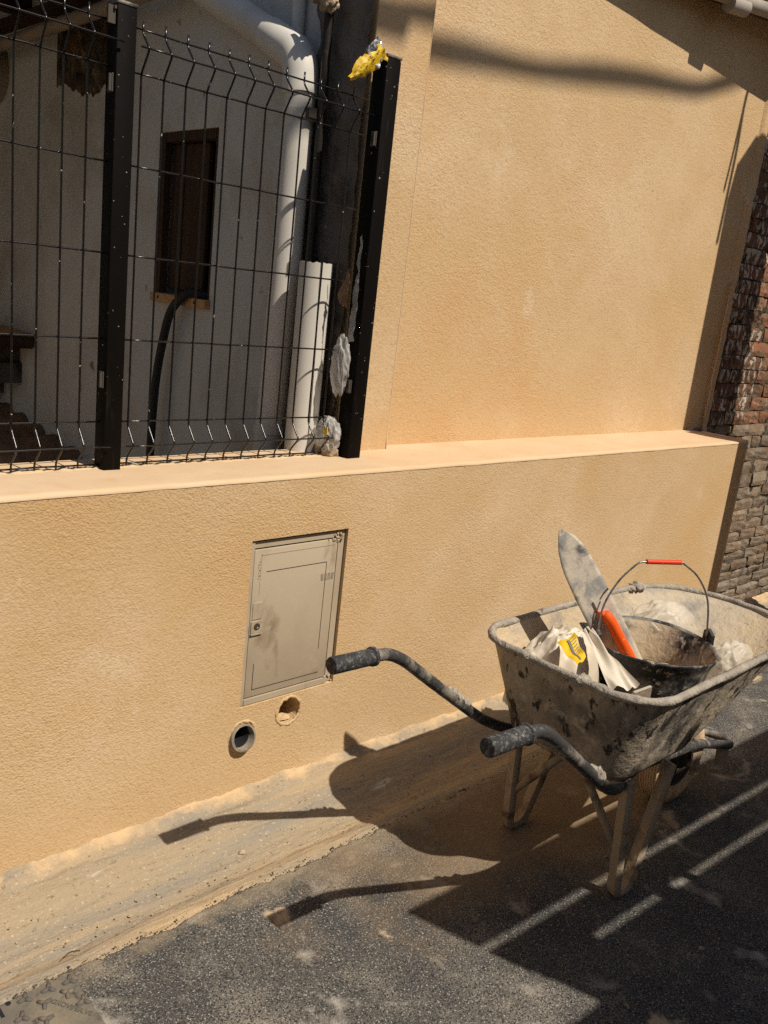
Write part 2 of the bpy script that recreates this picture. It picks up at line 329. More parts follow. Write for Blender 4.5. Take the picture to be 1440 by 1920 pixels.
# ------------------------------------------------------------------ builders
class MB:
    def __init__(s):
        s.bm = bmesh.new()

    def box(s, lo, hi, rot=None, piv=None, bev=0.0):
        lo, hi = Vector(lo), Vector(hi)
        c = (lo + hi) / 2
        r = bmesh.ops.create_cube(s.bm, size=1.0)
        vs = r['verts']
        for v in vs:
            v.co = Vector((v.co.x * (hi.x - lo.x), v.co.y * (hi.y - lo.y), v.co.z * (hi.z - lo.z))) + c
        if bev:
            es = list({e for v in vs for e in v.link_edges})
            rr = bmesh.ops.bevel(s.bm, geom=es, offset=bev, segments=2, affect='EDGES', profile=0.5)
            vs = list({v for f in rr['faces'] for v in f.verts} | {v for v in vs if v.is_valid})
        if rot is not None:
            p = Vector(piv) if piv is not None else c
            for v in vs:
                v.co = rot @ (v.co - p) + p
        return s

    def tube(s, pts, r, n=12, caps=True, radii=None, closed=False, wob=0.0):
        pts = [Vector(p) for p in pts]
        rings = []
        N = len(pts)
        ref = None
        for i, p in enumerate(pts):
            if closed:
                t = pts[(i + 1) % N] - pts[i - 1]
            else:
                t = pts[min(i + 1, N - 1)] - pts[max(i - 1, 0)]
            t.normalize()
            if ref is None:
                ref = Vector((0, 0, 1)) if abs(t.z) < 0.9 else Vector((1, 0, 0))
            a = t.cross(ref)
            a.normalize()
            b = a.cross(t)
            ref = b
            rr = radii[i] if radii else r
            ring = []
            for k in range(n):
                q = 2 * math.pi * k / n
                w = 1.0
                if wob:
                    w += wob * noise.noise(Vector((p.x * 60 + k, p.y * 60, p.z * 60)))
                ring.append(s.bm.verts.new(p + (a * math.cos(q) + b * math.sin(q)) * rr * w))
            rings.append(ring)
        M = N if closed else N - 1
        for i in range(M):
            A, B = rings[i], rings[(i + 1) % N]
            for k in range(n):
                s.bm.faces.new((A[k], A[(k + 1) % n], B[(k + 1) % n], B[k]))
        if caps and not closed:
            s.bm.faces.new(rings[0][::-1])
            s.bm.faces.new(rings[-1])
        return s

    def loft(s, rings, closed=True, cap_end=False, flip=False):
        V = [[s.bm.verts.new(p) for p in r] for r in rings]
        n = len(V[0])
        for i in range(len(V) - 1):
            for k in range(n if closed else n - 1):
                f = (V[i][k], V[i][(k + 1) % n], V[i + 1][(k + 1) % n], V[i + 1][k])
                s.bm.faces.new(f[::-1] if flip else f)
        if cap_end:
            s.bm.faces.new(V[-1] if not flip else V[-1][::-1])
        return s

    def grid(s, fn, nu, nv):
        V = [[s.bm.verts.new(fn(i / nu, j / nv)) for j in range(nv + 1)] for i in range(nu + 1)]
        for i in range(nu):
            for j in range(nv):
                s.bm.faces.new((V[i][j], V[i + 1][j], V[i + 1][j + 1], V[i][j + 1]))
        return s

    def poly(s, pts):
        s.bm.faces.new([s.bm.verts.new(p) for p in pts])
        return s

    def prism(s, pts, d):
        """polygon pts extruded by vector d"""
        d = Vector(d)
        a = [s.bm.verts.new(p) for p in pts]
        b = [s.bm.verts.new(Vector(p) + d) for p in pts]
        n = len(a)
        s.bm.faces.new(a[::-1])
        s.bm.faces.new(b)
        for i in range(n):
            s.bm.faces.new((a[i], a[(i + 1) % n], b[(i + 1) % n], b[i]))
        return s

ORG = {}
def top(o):
    while o.parent:
        o = o.parent
    return o

def obj(name, mb, m, parent=None, smooth=False, loc=None, solid=None):
    me = bpy.data.meshes.new(name)
    bm = mb.bm if isinstance(mb, MB) else mb
    base = Vector(loc) if loc is not None else Vector((0, 0, 0))
    if parent is not None:
        base = ORG[top(parent).name]
    if base.length:
        bmesh.ops.translate(bm, verts=bm.verts, vec=-base)
    bmesh.ops.recalc_face_normals(bm, faces=bm.faces)
    bm.to_mesh(me)
    bm.free()
    if smooth:
        for p in me.polygons:
            p.use_smooth = True
        if isinstance(smooth, float):
            try:
                me.set_sharp_from_angle(angle=R(smooth))
            except Exception:
                pass
    me.materials.append(MT[m])
    o = bpy.data.objects.new(name, me)
    col.objects.link(o)
    if parent is not None:
        o.parent = parent
    else:
        o.location = base
        ORG[o.name] = base
    if solid:
        md = o.modifiers.new('solid', 'SOLIDIFY')
        md.thickness = solid
        md.offset = 0
    return o

def tag(o, label=None, cat=None, group=None, kind=None):
    if label: o['label'] = label
    if cat: o['category'] = cat
    if group: o['group'] = group
    if kind: o['kind'] = kind
    return o

def thing(name, loc, label, cat, group=None):
    e = bpy.data.objects.new(name, None)
    e.empty_display_size = 0.05
    col.objects.link(e)
    e.location = loc
    ORG[e.name] = Vector(loc)
    return tag(e, label, cat, group)

def nz(x, y, z, s=1.0, o=3):
    return noise.fractal(Vector((x * s, y * s, z * s)), 0.9, 2.0, o)

def smooth_path(pts, n=8):
    """Catmull-Rom"""
    P = [Vector(p) for p in pts]
    P = [P[0] * 2 - P[1]] + P + [P[-1] * 2 - P[-2]]
    out = []
    for i in range(1, len(P) - 2):
        for k in range(n):
            t = k / n
            a, b, c, d = P[i - 1], P[i], P[i + 1], P[i + 2]
            out.append(0.5 * ((2 * b) + (c - a) * t + (2 * a - 5 * b + 4 * c - d) * t * t + (3 * b - a - 3 * c + d) * t ** 3))
    out.append(P[-2])
    return out

def bent(pts, r, n=5):
    """polyline with rounded corners of radius about r"""
    P = [Vector(p) for p in pts]
    out = [P[0]]
    for i in range(1, len(P) - 1):
        a, b, c = P[i - 1], P[i], P[i + 1]
        d1 = (a - b); d2 = (c - b)
        l = min(r, d1.length * 0.48, d2.length * 0.48)
        s, e = b + d1.normalized() * l, b + d2.normalized() * l
        for k in range(n + 1):
            t = k / n
            out.append((1 - t) ** 2 * s + 2 * t * (1 - t) * b + t * t * e)
    out.append(P[-1])
    return out

def boolean_cut(target, cutters):
    for c in cutters:
        md = target.modifiers.new('cut', 'BOOLEAN')
        md.operation = 'DIFFERENCE'
        md.solver = 'EXACT'
        md.object = c
    bpy.context.view_layer.update()
    dg = bpy.context.evaluated_depsgraph_get()
    me = bpy.data.meshes.new_from_object(target.evaluated_get(dg))
    target.modifiers.clear()
    old = target.data
    target.data = me
    bpy.data.meshes.remove(old)
    for c in cutters:
        d = c.data
        bpy.data.objects.remove(c)
        bpy.data.meshes.remove(d)

# ================================================================== SETTING
# far ground
b = MB().poly([(-120, -120, -0.32), (120, -120, -0.32), (120, 120, -0.32), (-120, 120, -0.32)])
tag(obj('ground', b, 'earth'), kind='structure')

# asphalt road: fine sheet in front of the camera with a ragged broken edge towards the gutter
def edge_y(x):
    return -0.345 + 0.016 * nz(x, 0, 0, 5, 4) + 0.010 * nz(x, 7, 0, 32, 3) + 0.006 * nz(x, 3, 0, 110, 2)
def road_pt(u, v):
    x = -1.2 + 8.2 * u
    y0 = edge_y(x)
    y = y0 + (-2.3 - y0) * (v ** 1.25)
    z = 0.0 + 0.0016 * nz(x, y, 0, 60, 2) + 0.004 * nz(x, y, 2, 3, 2)
    if v == 0:
        z -= 0.022
    elif v < 0.03:
        z += 0.002 * nz(x, y, 1, 90, 2) - 0.002
    return Vector((x, y, z))
b = MB().grid(road_pt, 640, 110)
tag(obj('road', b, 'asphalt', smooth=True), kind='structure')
b = MB().box((-30, -30, -0.05), (30, -2.29, 0.002))
b.box((-30, -2.31, -0.05), (-1.19, -0.345, 0.001)).box((6.99, -2.31, -0.05), (30, -0.345, 0.001))
tag(obj('road_beyond', b, 'asphalt'), kind='structure')

# concrete gutter strip along the wall foot: fillet, slope, channel and low lip
PROF = [(0.03, 0.035), (0.004, 0.030), (-0.012, 0.014), (-0.035, 0.004), (-0.075, -0.002), (-0.12, -0.010), (-0.165, -0.020), (-0.205, -0.028), (-0.245, -0.030), (-0.272, -0.027), (-0.292, -0.017), (-0.308, -0.011), (-0.33, -0.009), (-0.36, -0.013), (-0.42, -0.02)]
def gut_pt(u, v):
    x = -1.2 + 8.2 * u
    f = v * (len(PROF) - 1)
    i = min(int(f), len(PROF) - 2)
    t = f - i
    y = PROF[i][0] * (1 - t) + PROF[i + 1][0] * t
    z = PROF[i][1] * (1 - t) + PROF[i + 1][1] * t
    k = 1.0 if y < -0.03 else 0.5
    z += k * (0.004 * nz(x * 0.6, y * 2, 0, 5, 3) + 0.0018 * nz(x * 0.5, y * 2.4, 4, 30, 3))
    if y > -0.05:
        z += 0.010 * nz(x, y, 2, 9, 4) + 0.004 * nz(x, y, 5, 45, 3)
    y += 0.007 * nz(x, v * 2, 9, 4, 3) * (1 if y < 0 else 0)
    return Vector((x, y, z))
b = MB().grid(gut_pt, 620, 70)
tag(obj('gutter', b, 'concrete', smooth=True), kind='structure')

# courtyard floor
b = MB().box((-2.2, 0.3, -0.06), (1.78, 4.6, 0.42))
tag(obj('courtyard_floor', b, 'earth'), kind='structure')

# ------------------------------------------------------------------ low wall with ledge
LZ = 0.9406
lw = thing('low_wall', (1.3, 0.15, 0), 'ochre stuccoed low wall with a smooth sunlit ledge along the alley', 'low wall')
b = MB().box((-1.5, 0.0, -0.06), (4.19, 0.31, 0.932))
body = obj('wall_body', b, 'stucco', lw)
def cyl_cut(c, r, y0, y1, dx=0, dz=0):
    mb = MB().tube([(c[0] - dx, y0, c[1] - dz), (c[0] + dx, y1, c[1] + dz)], r, 40)
    return obj('cutter', mb, 'stucco')
HOLE = (1.497, 0.228)
DUCT = (1.337, 0.193)
c1 = cyl_cut(HOLE, 0.041, -0.05, 0.13)
c2 = cyl_cut(DUCT, 0.036, -0.05, 0.16)
c3 = obj('cutter', MB().box((1.322, -0.05, 0.281), (1.660, 0.10, 0.770)), 'stucco')
for c in (c1, c2, c3):
    c.location = (0, 0, 0)
boolean_cut(body, [c1, c2, c3])
# ledge cap, front edge slightly uneven
def ledge_pt(u, v):
    x = -1.5 + 5.692 * u
    y = -0.0015 + 0.3165 * v
    z = LZ + 0.0015 * nz(x, y, 0, 7, 3)
    if v == 0:
        z -= 0.009
        y += 0.0012 * nz(x, 1, 0, 12, 3)
    elif v < 0.05:
        z -= 0.0015
        y = -0.001 + 0.0012 * nz(x, 1, 0, 12, 3)
    return Vector((x, y, z))
b = MB().grid(ledge_pt, 420, 26)
obj('ledge', b, 'smooth_plaster', lw, smooth=True)
# pale bead down the right end of the low wall
b = MB().tube([(4.191 + 0.0035 * nz(0, 0, k * .05, 20), -0.001, -0.02 + k * 0.04) for k in range(25)], 0.006, 6, wob=0.6)
b.tube([(4.191, -0.001 + 0.0125 * k, LZ + 0.001 + 0.003 * nz(k, 0, 0, 1)) for k in range(20)], 0.006, 6, wob=0.6)
obj('edge_bead', b, 'smooth_plaster', lw, smooth=True)
# rough mortar under the fence
b = MB()
def mortar_pt(u, v):
    x = 0.5 + 1.28 * u
    a = v * math.pi
    y = 0.222 - (0.018 + 0.014 * nz(x, 0, 3, 18, 4)) * math.cos(a)
    z = LZ - 0.003 + (0.006 + 0.006 * nz(x, 0, 5, 45, 3)) * math.sin(a)
    return Vector((x, y, z))
b.grid(mortar_pt, 260, 6)
obj('mortar_bed', b, 'smooth_plaster', lw)
# sand lying in the open hole
b = MB()
def sandp(u, v):
    x = HOLE[0] + 0.0395 * (2 * u - 1)
    y = 0.012 + 0.113 * v
    zc = HOLE[1] - math.sqrt(max(0.0, 0.0408 ** 2 - (x - HOLE[0]) ** 2)) - 0.0005
    return Vector((x, y, max(zc, HOLE[1] - 0.037 + 0.12 * y + 0.004 * nz(x, y, 0, 50))))
b.grid(sandp, 24, 14)
obj('sand_fill', b, 'sand', lw, smooth=True)

# ------------------------------------------------------------------ ochre house: front wall, pilaster, side wall
hs = thing('house', (3.0, 0.4, 0), 'ochre rendered house front with a shallow pilaster beside the black fence', 'house')
b = MB().box((2.0, 0.305, 0.90), (4.31, 0.62, 2.95))
obj('front_wall', b, 'stucco_far', hs)
def pil_pt(u, v):
    return None
b = MB().box((1.795, 0.25, 0.925), (2.017, 0.62, 2.95), bev=0.003)
obj('pilaster', b, 'stucco_far', hs)
b = MB().tube([(2.0155 + 0.001 * nz(0, 0, k, 1), 0.2512, 0.94 + 0.04 * k) for k in range(50)], 0.0028, 6, wob=0.5)
obj('corner_bead', b, 'smooth_plaster', hs, smooth=True)
# plaster margin beyond the corner bead, running up to the bricks
def marg(u, v):
    z = 0.88 + 2.1 * v
    if u == 0: return Vector((4.297, 0.307, z))
    w = 0.016 + 0.055 * (0.5 + 0.5 * min(1, z / 2.2)) + 0.014 * nz(0, 0, z, 9, 4)
    return Vector((4.30 + w * u, 0.296 - 0.006 * (1 - u) + 0.003 * nz(u, 0, z, 15), z))
b = MB().grid(marg, 6, 130)
obj('plaster_margin', b, 'stucco', hs, smooth=True)
b = MB().tube([(4.302 + 0.004 * nz(0, 0, k, .6), 0.292, 0.93 + 0.03 * k) for k in range(26)], 0.007, 6, wob=0.8,
              radii=[0.0065 + 0.003 * nz(0, 1, k, .8) - 0.00012 * k for k in range(26)])
obj('edge_bead', b, 'smooth_plaster', hs, smooth=True)
# side wall into the courtyard: raw cement strip, then white lime wall with a window hole
b = MB().box((1.79, 0.40, 0.3), (2.3, 4.6, 2.95))
side = obj('side_wall', b, 'white_wall', hs)
cw = obj('cutter', MB().box((1.7, 1.03, 1.335), (2.02, 1.445, 1.940)), 'white_wall')
boolean_cut(side, [cw])
def raw_pt(u, v):
    z = 0.85 + 2.1 * v
    y1 = 0.50 + 0.025 * nz(0, 0, z, 5, 4)
    y = 0.252 + (y1 - 0.252) * u
    return Vector((1.786 - 0.012 + 0.010 * nz(0, y, z, 14, 4) + (0.012 if u == 1 else 0), y, z))
b = MB().grid(raw_pt, 26, 150)
obj('raw_cement_strip', b, 'raw_cement', hs, smooth=True)
def patch_pt(u, v):
    y = 1.88 + 0.52 * u
    zb = 2.145 + 0.05 * nz(y, 0, 2, 6, 4) - 0.03 * math.sin(u * 5)
    z = zb + (2.52 - zb) * v
    e = min(1, min(u, 1 - u) * 10, v * 8)
    return Vector((1.788 - e * (0.010 + 0.012 * nz(0, y, z, 22, 4)), y, z))
b = MB().grid(patch_pt, 50, 36)
obj('bare_patch', b, 'bare_patch', hs)
# window
wf = obj('window', MB().box((1.80, 1.03, 1.335), (1.83, 1.06, 1.94)).box((1.80, 1.415, 1.335), (1.83, 1.445, 1.94)).box((1.798, 1.06, 1.905), (1.832, 1.415, 1.94)), 'old_wood', hs)
for k in range(3):
    y0 = 1.155 + k * 0.087
    obj('shutter_board', MB().box((1.834 + 0.004 * (k % 2), y0, 1.365), (1.852 + 0.004 * (k % 2), y0 + 0.084, 1.903), bev=0.003), 'old_wood', wf)
b = MB().box((1.765, 1.02, 1.312), (1.83, 1.425, 1.345), bev=0.003)
obj('sill', b, 'pine', wf)
for y in (1.09, 1.36):
    obj('nail', MB().tube([(1.766, y, 1.330), (1.7635, y, 1.330)], 0.006, 10), 'black_void', wf)

b = MB().box((1.99, 1.03, 1.335), (2.015, 1.445, 1.94))
obj('dark_opening', b, 'black_void', wf)
# cross-wall closing the courtyard and its timber roof
b = MB().box((-2.4, 4.4, 0), (1.79, 4.6, 3.2))
tag(obj('courtyard_back_wall', b, 'white_wall'), 'plain white wall closing the far end of the courtyard', 'wall')
b = MB().box((-2.4, 0.32, 0), (-2.2, 4.39, 3.2))
tag(obj('courtyard_left_wall', b, 'white_wall'), 'plain white wall on the far left of the courtyard', 'wall')
rf = thing('lean_to_roof', (1.2, 2.6, 2.5), 'dark timber lean-to roof over the back of the courtyard', 'roof')
b = MB().box((-0.9, 1.35, 2.60), (1.785, 4.38, 2.64))
obj('roof_deck', b, 'old_wood', rf)
for k in range(5):
    y = 1.45 + k * 0.62
    obj('rafter', MB().box((-0.9, y, 2.50), (1.783, y + 0.07, 2.598)), 'old_wood', rf)
b = MB().box((1.72, 1.36, 2.46), (1.783, 4.3, 2.498))
obj('wall_plate', b, 'old_wood', rf)

# ------------------------------------------------------------------ eave and gutter pipe over the house front
A = Vector((3.513, 0.181, 2.707)); D = Vector((0.347, -0.031, 0.030))
e0, e1 = A + D * -2.6, A + D * 5.0
ev = thing('house_eave', tuple(A), 'white gutter pipe under the cement verge at the top of the ochre house', 'gutter')
nrm = Vector((0, 0.5, 0.02))
pts = [e0 + Vector((0, 0.006, 0.06)), e1 + Vector((0, 0.006, 0.06)), e1 + Vector((0, 0.55, 0.10)), e0 + Vector((0, 0.55, 0.10))]
obj('verge', MB().prism(pts, (0, 0, 0.05)), 'eave', ev)
pts = [e0 + Vector((0, 0.04, 0.02)), e1 + Vector((0, 0.04, 0.02)), e1 + Vector((0, 0.09, 0.02)), e0 + Vector((0, 0.09, 0.02))]
obj('soffit_board', MB().prism(pts, (0, 0, 0.042)), 'old_wood', ev)
obj('gutter_pipe', MB().tube([e0 + D * (k * 0.38) + Vector((0, 0.018, 0.028 + 0.002 * math.sin(k * 2.1))) for k in range(21)], 0.028, 16), 'gutter_grey', ev, smooth=60.0)
sq = (Vector((3.622, 0.31, 2.512)) + sdir * 0.235 - A).dot(D) / D.length_squared
obj('pipe_socket', MB().tube([A + D * (sq - 0.17) + Vector((0, 0.014, 0.004)), A + D * (sq + 0.17) + Vector((0, 0.014, 0.004))], 0.0315, 16), 'gutter_grey', ev, smooth=60.0)

# ------------------------------------------------------------------ old brick wall
bw = thing('brick_wall', (4.9, 0.4, 0), 'old brick wall with worn limewash right of the ochre plaster', 'brick wall')
YB = 0.330
b = MB()
def mort(u, v):
    x = 4.22 + 2.6 * u
    z = -0.30 + 3.0 * v
    return Vector((x, YB - 0.020 + 0.007 * nz(x, 0, z, 14, 3) + (0.02 if x < 4.34 and z > 0.9 else 0), z))
b.grid(mort, 110, 130)
obj('mortar', b, 'mortar', bw)
obj('wall_core', MB().box((4.32, YB + 0.03, -0.30), (6.8, 0.6, 2.9)), 'mortar', bw)
brick_meshes = {}
def brick_mesh(kind, v):
    key = (kind, v)
    if key not in brick_meshes:
        q = random.Random(v * 31 + 5)
        mb = MB().box((-0.5, -0.03, -0.5), (0.5, 0.04, 0.5))
        bmesh.ops.subdivide_edges(mb.bm, edges=[e for e in mb.bm.edges], cuts=2, use_grid_fill=True)
        for vv in mb.bm.verts:
            k = 0.04 if abs(vv.co.x) > 0.45 else 0.02
            edge = (abs(vv.co.x) > 0.45) + (abs(vv.co.z) > 0.45)
            vv.co.x += q.uniform(-k, k) * 0.5
            vv.co.z += q.uniform(-0.045, 0.045)
            if vv.co.y < 0:
                vv.co.y += 0.0045 * edge * q.uniform(0.4, 1.3) + q.uniform(-0.003, 0.003)
        me = bpy.data.meshes.new('brick')
        bmesh.ops.recalc_face_normals(mb.bm, faces=mb.bm.faces)
        mb.bm.to_mesh(me); mb.bm.free()
        me.materials.append(MT[kind])
        brick_meshes[key] = me
    return brick_meshes[key]
z = -0.24
row = 0
while z < 2.62:
    hgt = (0.062 if z < 0.5 else 0.074) * rnd.uniform(0.9, 1.1)
    x = 4.20 - rnd.uniform(0.0, 0.18)
    xmin = 4.22 if z < 0.90 else 4.345 + 0.02 * nz(0, 0, z, 9)
    xmax = 5.95 - 0.45 * z
    while x < xmax:
        w = rnd.choice((0.22, 0.21, 0.12, 0.23)) * rnd.uniform(0.9, 1.08)
        x1 = x + w
        if x1 > xmin + 0.02:
            a = max(x, xmin)
            lim = 4.66
            if z < 0.93:
                kind = 'grey_brick'
            elif a < lim + rnd.uniform(-0.08, 0.08) or z > 1.72:
                kind = 'limed_brick'
            else:
                kind = 'brick'
            o = bpy.data.objects.new('brick', brick_mesh(kind, rnd.randrange(6)))
            col.objects.link(o)
            o.parent = bw
            o.location = Vector(((a + x1) / 2, YB + rnd.uniform(-0.005, 0.007), z + hgt / 2)) - ORG[bw.name]
            o.scale = (max(0.03, x1 - a - rnd.uniform(0.005, 0.011)), 1, hgt - rnd.uniform(0.004, 0.009))
            o.rotation_euler = (rnd.uniform(-.03, .03), rnd.uniform(-.025, .025), rnd.uniform(-.02, .02))
        x = x1
    z += hgt
    row += 1

# ================================================================== FENCE
fn = thing('mesh_fence', (1.01, 0.21, LZ), 'black welded mesh fence with two square posts standing on the ledge', 'fence')
def post(x0, x1, y0, y1, zt):
    p = obj('post', MB().box((x0, y0, LZ - 0.01), (x1, y1, zt), bev=0.004), 'black_paint', fn, smooth=40.0)
    obj('post_cap', MB().box((x0 - 0.002, y0 - 0.002, zt), (x1 + 0.002, y1 + 0.002, zt + 0.008), bev=0.003), 'tube', p, smooth=40.0)
    return p
p1 = post(0.986, 1.034, 0.188, 0.240, 1.998)
p2 = post(1.760, 1.813, 0.150, 0.210, 2.074)
YF = 0.213
ZW = [1.966, None, 1.872, 1.669, 1.464, 1.262, 1.058, None, 0.949]
def vwire(x, zt=1.985, lean=0.0):
    yf = YF
    P = [(x, yf, zt), (x, yf, 1.957), (x, yf - 0.034, 1.921), (x, yf, 1.872), (x, yf, 1.669), (x, yf, 1.464), (x, yf, 1.262), (x, yf, 1.046), (x, yf - 0.036, 1.002), (x, yf, 0.962), (x, yf, 0.944)]
    P = [(q[0] + lean * (q[2] - 1.45) + 0.0008 * nz(x * 9, 0, q[2], 5), q[1], q[2]) for q in P]
    return MB().tube(bent(P, 0.008, 3), 0.00255, 7)
xs_r = [1.062 + 0.0583 * k for k in range(12)]
xs_l = [0.932 - 0.0540 * k for k in range(8)]
for x in xs_r + xs_l:
    obj('vertical_wire', vwire(x + rnd.uniform(-.0012, .0012), 1.985 + rnd.uniform(-.004, .003)), 'wire_paint', fn, smooth=True)
def hwire(x0, x1, z, y):
    n = 12
    return MB().tube([(x0 + (x1 - x0) * k / n, y + 0.0008 * nz(k, z, 0, 3), z + 0.0012 * nz(k, z * 9, 0, 0.7)) for k in range(n + 1)], 0.0024, 7)
for (xa, xb) in ((1.036, 1.758), (0.53, 0.986)):
    for zz in ZW:
        if zz:
            obj('horizontal_wire', hwire(xa, xb, zz, YF + 0.005), 'wire_paint', fn, smooth=True)
    for zz in (1.921, 1.002):
        obj('horizontal_wire', hwire(xa + 0.004, xb + 0.022 if xb > 1.2 else xb + 0.012, zz, YF - 0.038), 'wire_paint', fn, smooth=True)
for (px, zz, yy) in ((0.984, 1.835, 0.205), (0.984, 1.165, 0.205), (1.758, 1.86, 0.172), (1.758, 1.16, 0.172)):
    cl = obj('clamp', MB().box((px - 0.004, yy - 0.012, zz - 0.020), (px, yy + 0.010, zz + 0.020), bev=0.0015).box((px - 0.010, yy - 0.010, zz - 0.018), (px - 0.004, yy - 0.006, zz + 0.018)), 'galv', fn)
    obj('bolt_head', MB().box((px - 0.006, yy - 0.003, zz - 0.006), (px - 0.0035, yy + 0.005, zz + 0.006)), 'black_void', cl)
obj('clamp', MB().box((0.968, 0.196, 1.955), (0.985, 0.202, 1.992)).box((0.980, 0.19, 1.985), (0.985, 0.232, 1.992)), 'galv', fn)

# ================================================================== COURTYARD THINGS
dp = thing('downpipe', (1.72, 0.47, 0.9), 'thick pale plastic downpipe with an elbow, clamped near the top', 'downpipe')
path = bent([(1.725, 1.45, 2.535), (1.722, 0.90, 2.285), (1.715, 0.500, 2.100), (1.712, 0.475, 1.98)], 0.075, 7)
obj('pipe', MB().tube([(1.722, 1.55, 2.58), (1.722, 1.0, 2.33), (1.719, 0.640, 2.164)], 0.049, 24), 'pvc', dp, smooth=60.0)
obj('elbow', MB().tube(bent([(1.719, 0.655, 2.171), (1.716, 0.488, 2.094), (1.713, 0.474, 1.985)], 0.10, 9), 0.0545, 24), 'pvc', dp, smooth=60.0)
obj('pipe', MB().tube([(1.713, 0.474, 1.99), (1.712, 0.474, 1.5), (1.708, 0.490, 0.90), (1.707, 0.495, 0.43)], 0.048, 24), 'pvc', dp, smooth=60.0)
cl = obj('clamp', MB().tube([(1.713, 0.474, 1.945), (1.713, 0.474, 1.920)], 0.0535, 24), 'pvc', dp, smooth=60.0)
obj('clamp_screw', MB().box((1.700, 0.405, 1.918), (1.745, 0.425, 1.948), bev=0.003), 'galv', cl)
obj('clamp', MB().tube([(1.709, 0.489, 0.985), (1.709, 0.489, 0.960)], 0.0535, 24), 'pvc', dp, smooth=60.0)

sl = thing('drain_sleeve', (1.70, 0.31, 0.9), 'pale plastic sleeve pipe with open cut top, beside the right fence post', 'pipe')
def ring(c, r, n=28, jag=0.0):
    return [Vector((c[0] + r * math.cos(2 * math.pi * k / n), c[1] + r * math.sin(2 * math.pi * k / n), c[2] + jag * nz(k, c[2], 0, 1.7))) for k in range(n)]
obj('pipe', MB().loft([ring((1.695, 0.305, 0.43), 0.050), ring((1.702, 0.312, 1.0), 0.050), ring((1.708, 0.318, 1.508), 0.050, jag=0.004), ring((1.708, 0.318, 1.508), 0.046, jag=0.004), ring((1.702, 0.312, 1.0), 0.046)]), 'pvc', sl, smooth=50.0)

sp = thing('steel_pipe', (1.745, 0.40, 0.9), 'thin dark steel pipe with a brass fitting rising behind the sleeve pipe', 'pipe')
obj('pipe', MB().tube([(1.742, 0.405, 2.9), (1.742, 0.403, 2.2), (1.744, 0.398, 1.5), (1.746, 0.40, 0.5)], 0.0135, 14), 'steel_pipe', sp, smooth=True)
vb = MB().tube([(1.742, 0.404, 2.258), (1.742, 0.404, 2.225)], 0.021, 8)
vb.tube([(1.742, 0.404, 2.24), (1.712, 0.404, 2.24)], 0.010, 8).box((1.70, 0.375, 2.228), (1.712, 0.432, 2.252))
obj('valve', vb, 'clay', sp)
mb = MB()
bmesh.ops.create_icosphere(mb.bm, subdivisions=3, radius=0.026, matrix=Matrix.Translation((1.715, 0.372, 2.225)))
for v in mb.bm.verts:
    v.co += (v.co - Vector((1.715, 0.372, 2.225))) * 0.5 * nz(v.co.x, v.co.y, v.co.z, 60, 3)
obj('mortar_lump', mb, 'crumb', sp)
tag(obj('vent_pipe', MB().tube([(1.765, 0.585, 2.9), (1.765, 0.585, 2.17), (1.765, 0.565, 2.10)], 0.020, 14), 'pvc', smooth=True), 'slim pale pipe running up the wall behind the downpipe elbow', 'pipe')

tag(obj('conduit', MB().tube(smooth_path([(1.66, 3.6, 2.345), (1.66, 2.73, 2.351), (1.66, 1.66, 2.366), (1.67, 1.15, 2.385)], 6), 0.027, 14), 'pvc_beige', smooth=True), 'beige conduit running under the timber roof on the courtyard wall', 'conduit')
tv = thing('clay_vent', (1.78, 3.08, 2.29), 'round clay vent ring in the courtyard wall at the left edge', 'vent')
def vring(r, x):
    return [Vector((x, 3.10 + r * math.cos(2 * math.pi * k / 28), 2.285 + r * math.sin(2 * math.pi * k / 28))) for k in range(28)]
obj('ring', MB().loft([vring(0.135, 1.79), vring(0.135, 1.735), vring(0.112, 1.735), vring(0.112, 1.79)]), 'pvc_beige', tv, smooth=50.0)
obj('recess', MB().tube([(1.789, 3.10, 2.285), (1.782, 3.10, 2.285)], 0.111, 28), 'bare_patch', tv)

tag(obj('hose', MB().tube(smooth_path([(1.90, 1.04, 1.345), (1.80, 1.085, 1.358), (1.755, 1.12, 1.36), (1.735, 1.20, 1.29), (1.735, 1.255, 1.16), (1.735, 1.29, 1.02), (1.735, 1.305, 0.86), (1.735, 1.315, 0.6), (1.735, 1.32, 0.42)], 8), 0.0165, 12), 'hose', smooth=True), 'thick black hose hanging out of the courtyard window', 'hose')

sh = thing('wooden_shelf', (1.7, 2.9, 1.0), 'plank shelf on stepped stone corbels at the left edge of the courtyard', 'shelf')
obj('plank', MB().box((1.55, 2.66, 1.020), (1.78, 3.6, 1.050), bev=0.003), 'pine', sh)
obj('plank', MB().box((1.57, 2.70, 0.985), (1.78, 3.6, 1.017), bev=0.003), 'pine', sh)
obj('roller', MB().tube([(1.56, 2.635, 1.008), (1.78, 2.635, 1.008)], 0.036, 14), 'old_wood', sh, smooth=60.0)
obj('corbel', MB().box((1.60, 2.80, 0.885), (1.785, 3.6, 0.983)), 'raw_cement', sh)
obj('corbel', MB().box((1.65, 2.77, 0.78), (1.785, 3.6, 0.883)), 'raw_cement', sh)
obj('corbel', MB().box((1.70, 3.02, 0.69), (1.785, 3.6, 0.778)), 'raw_cement', sh)

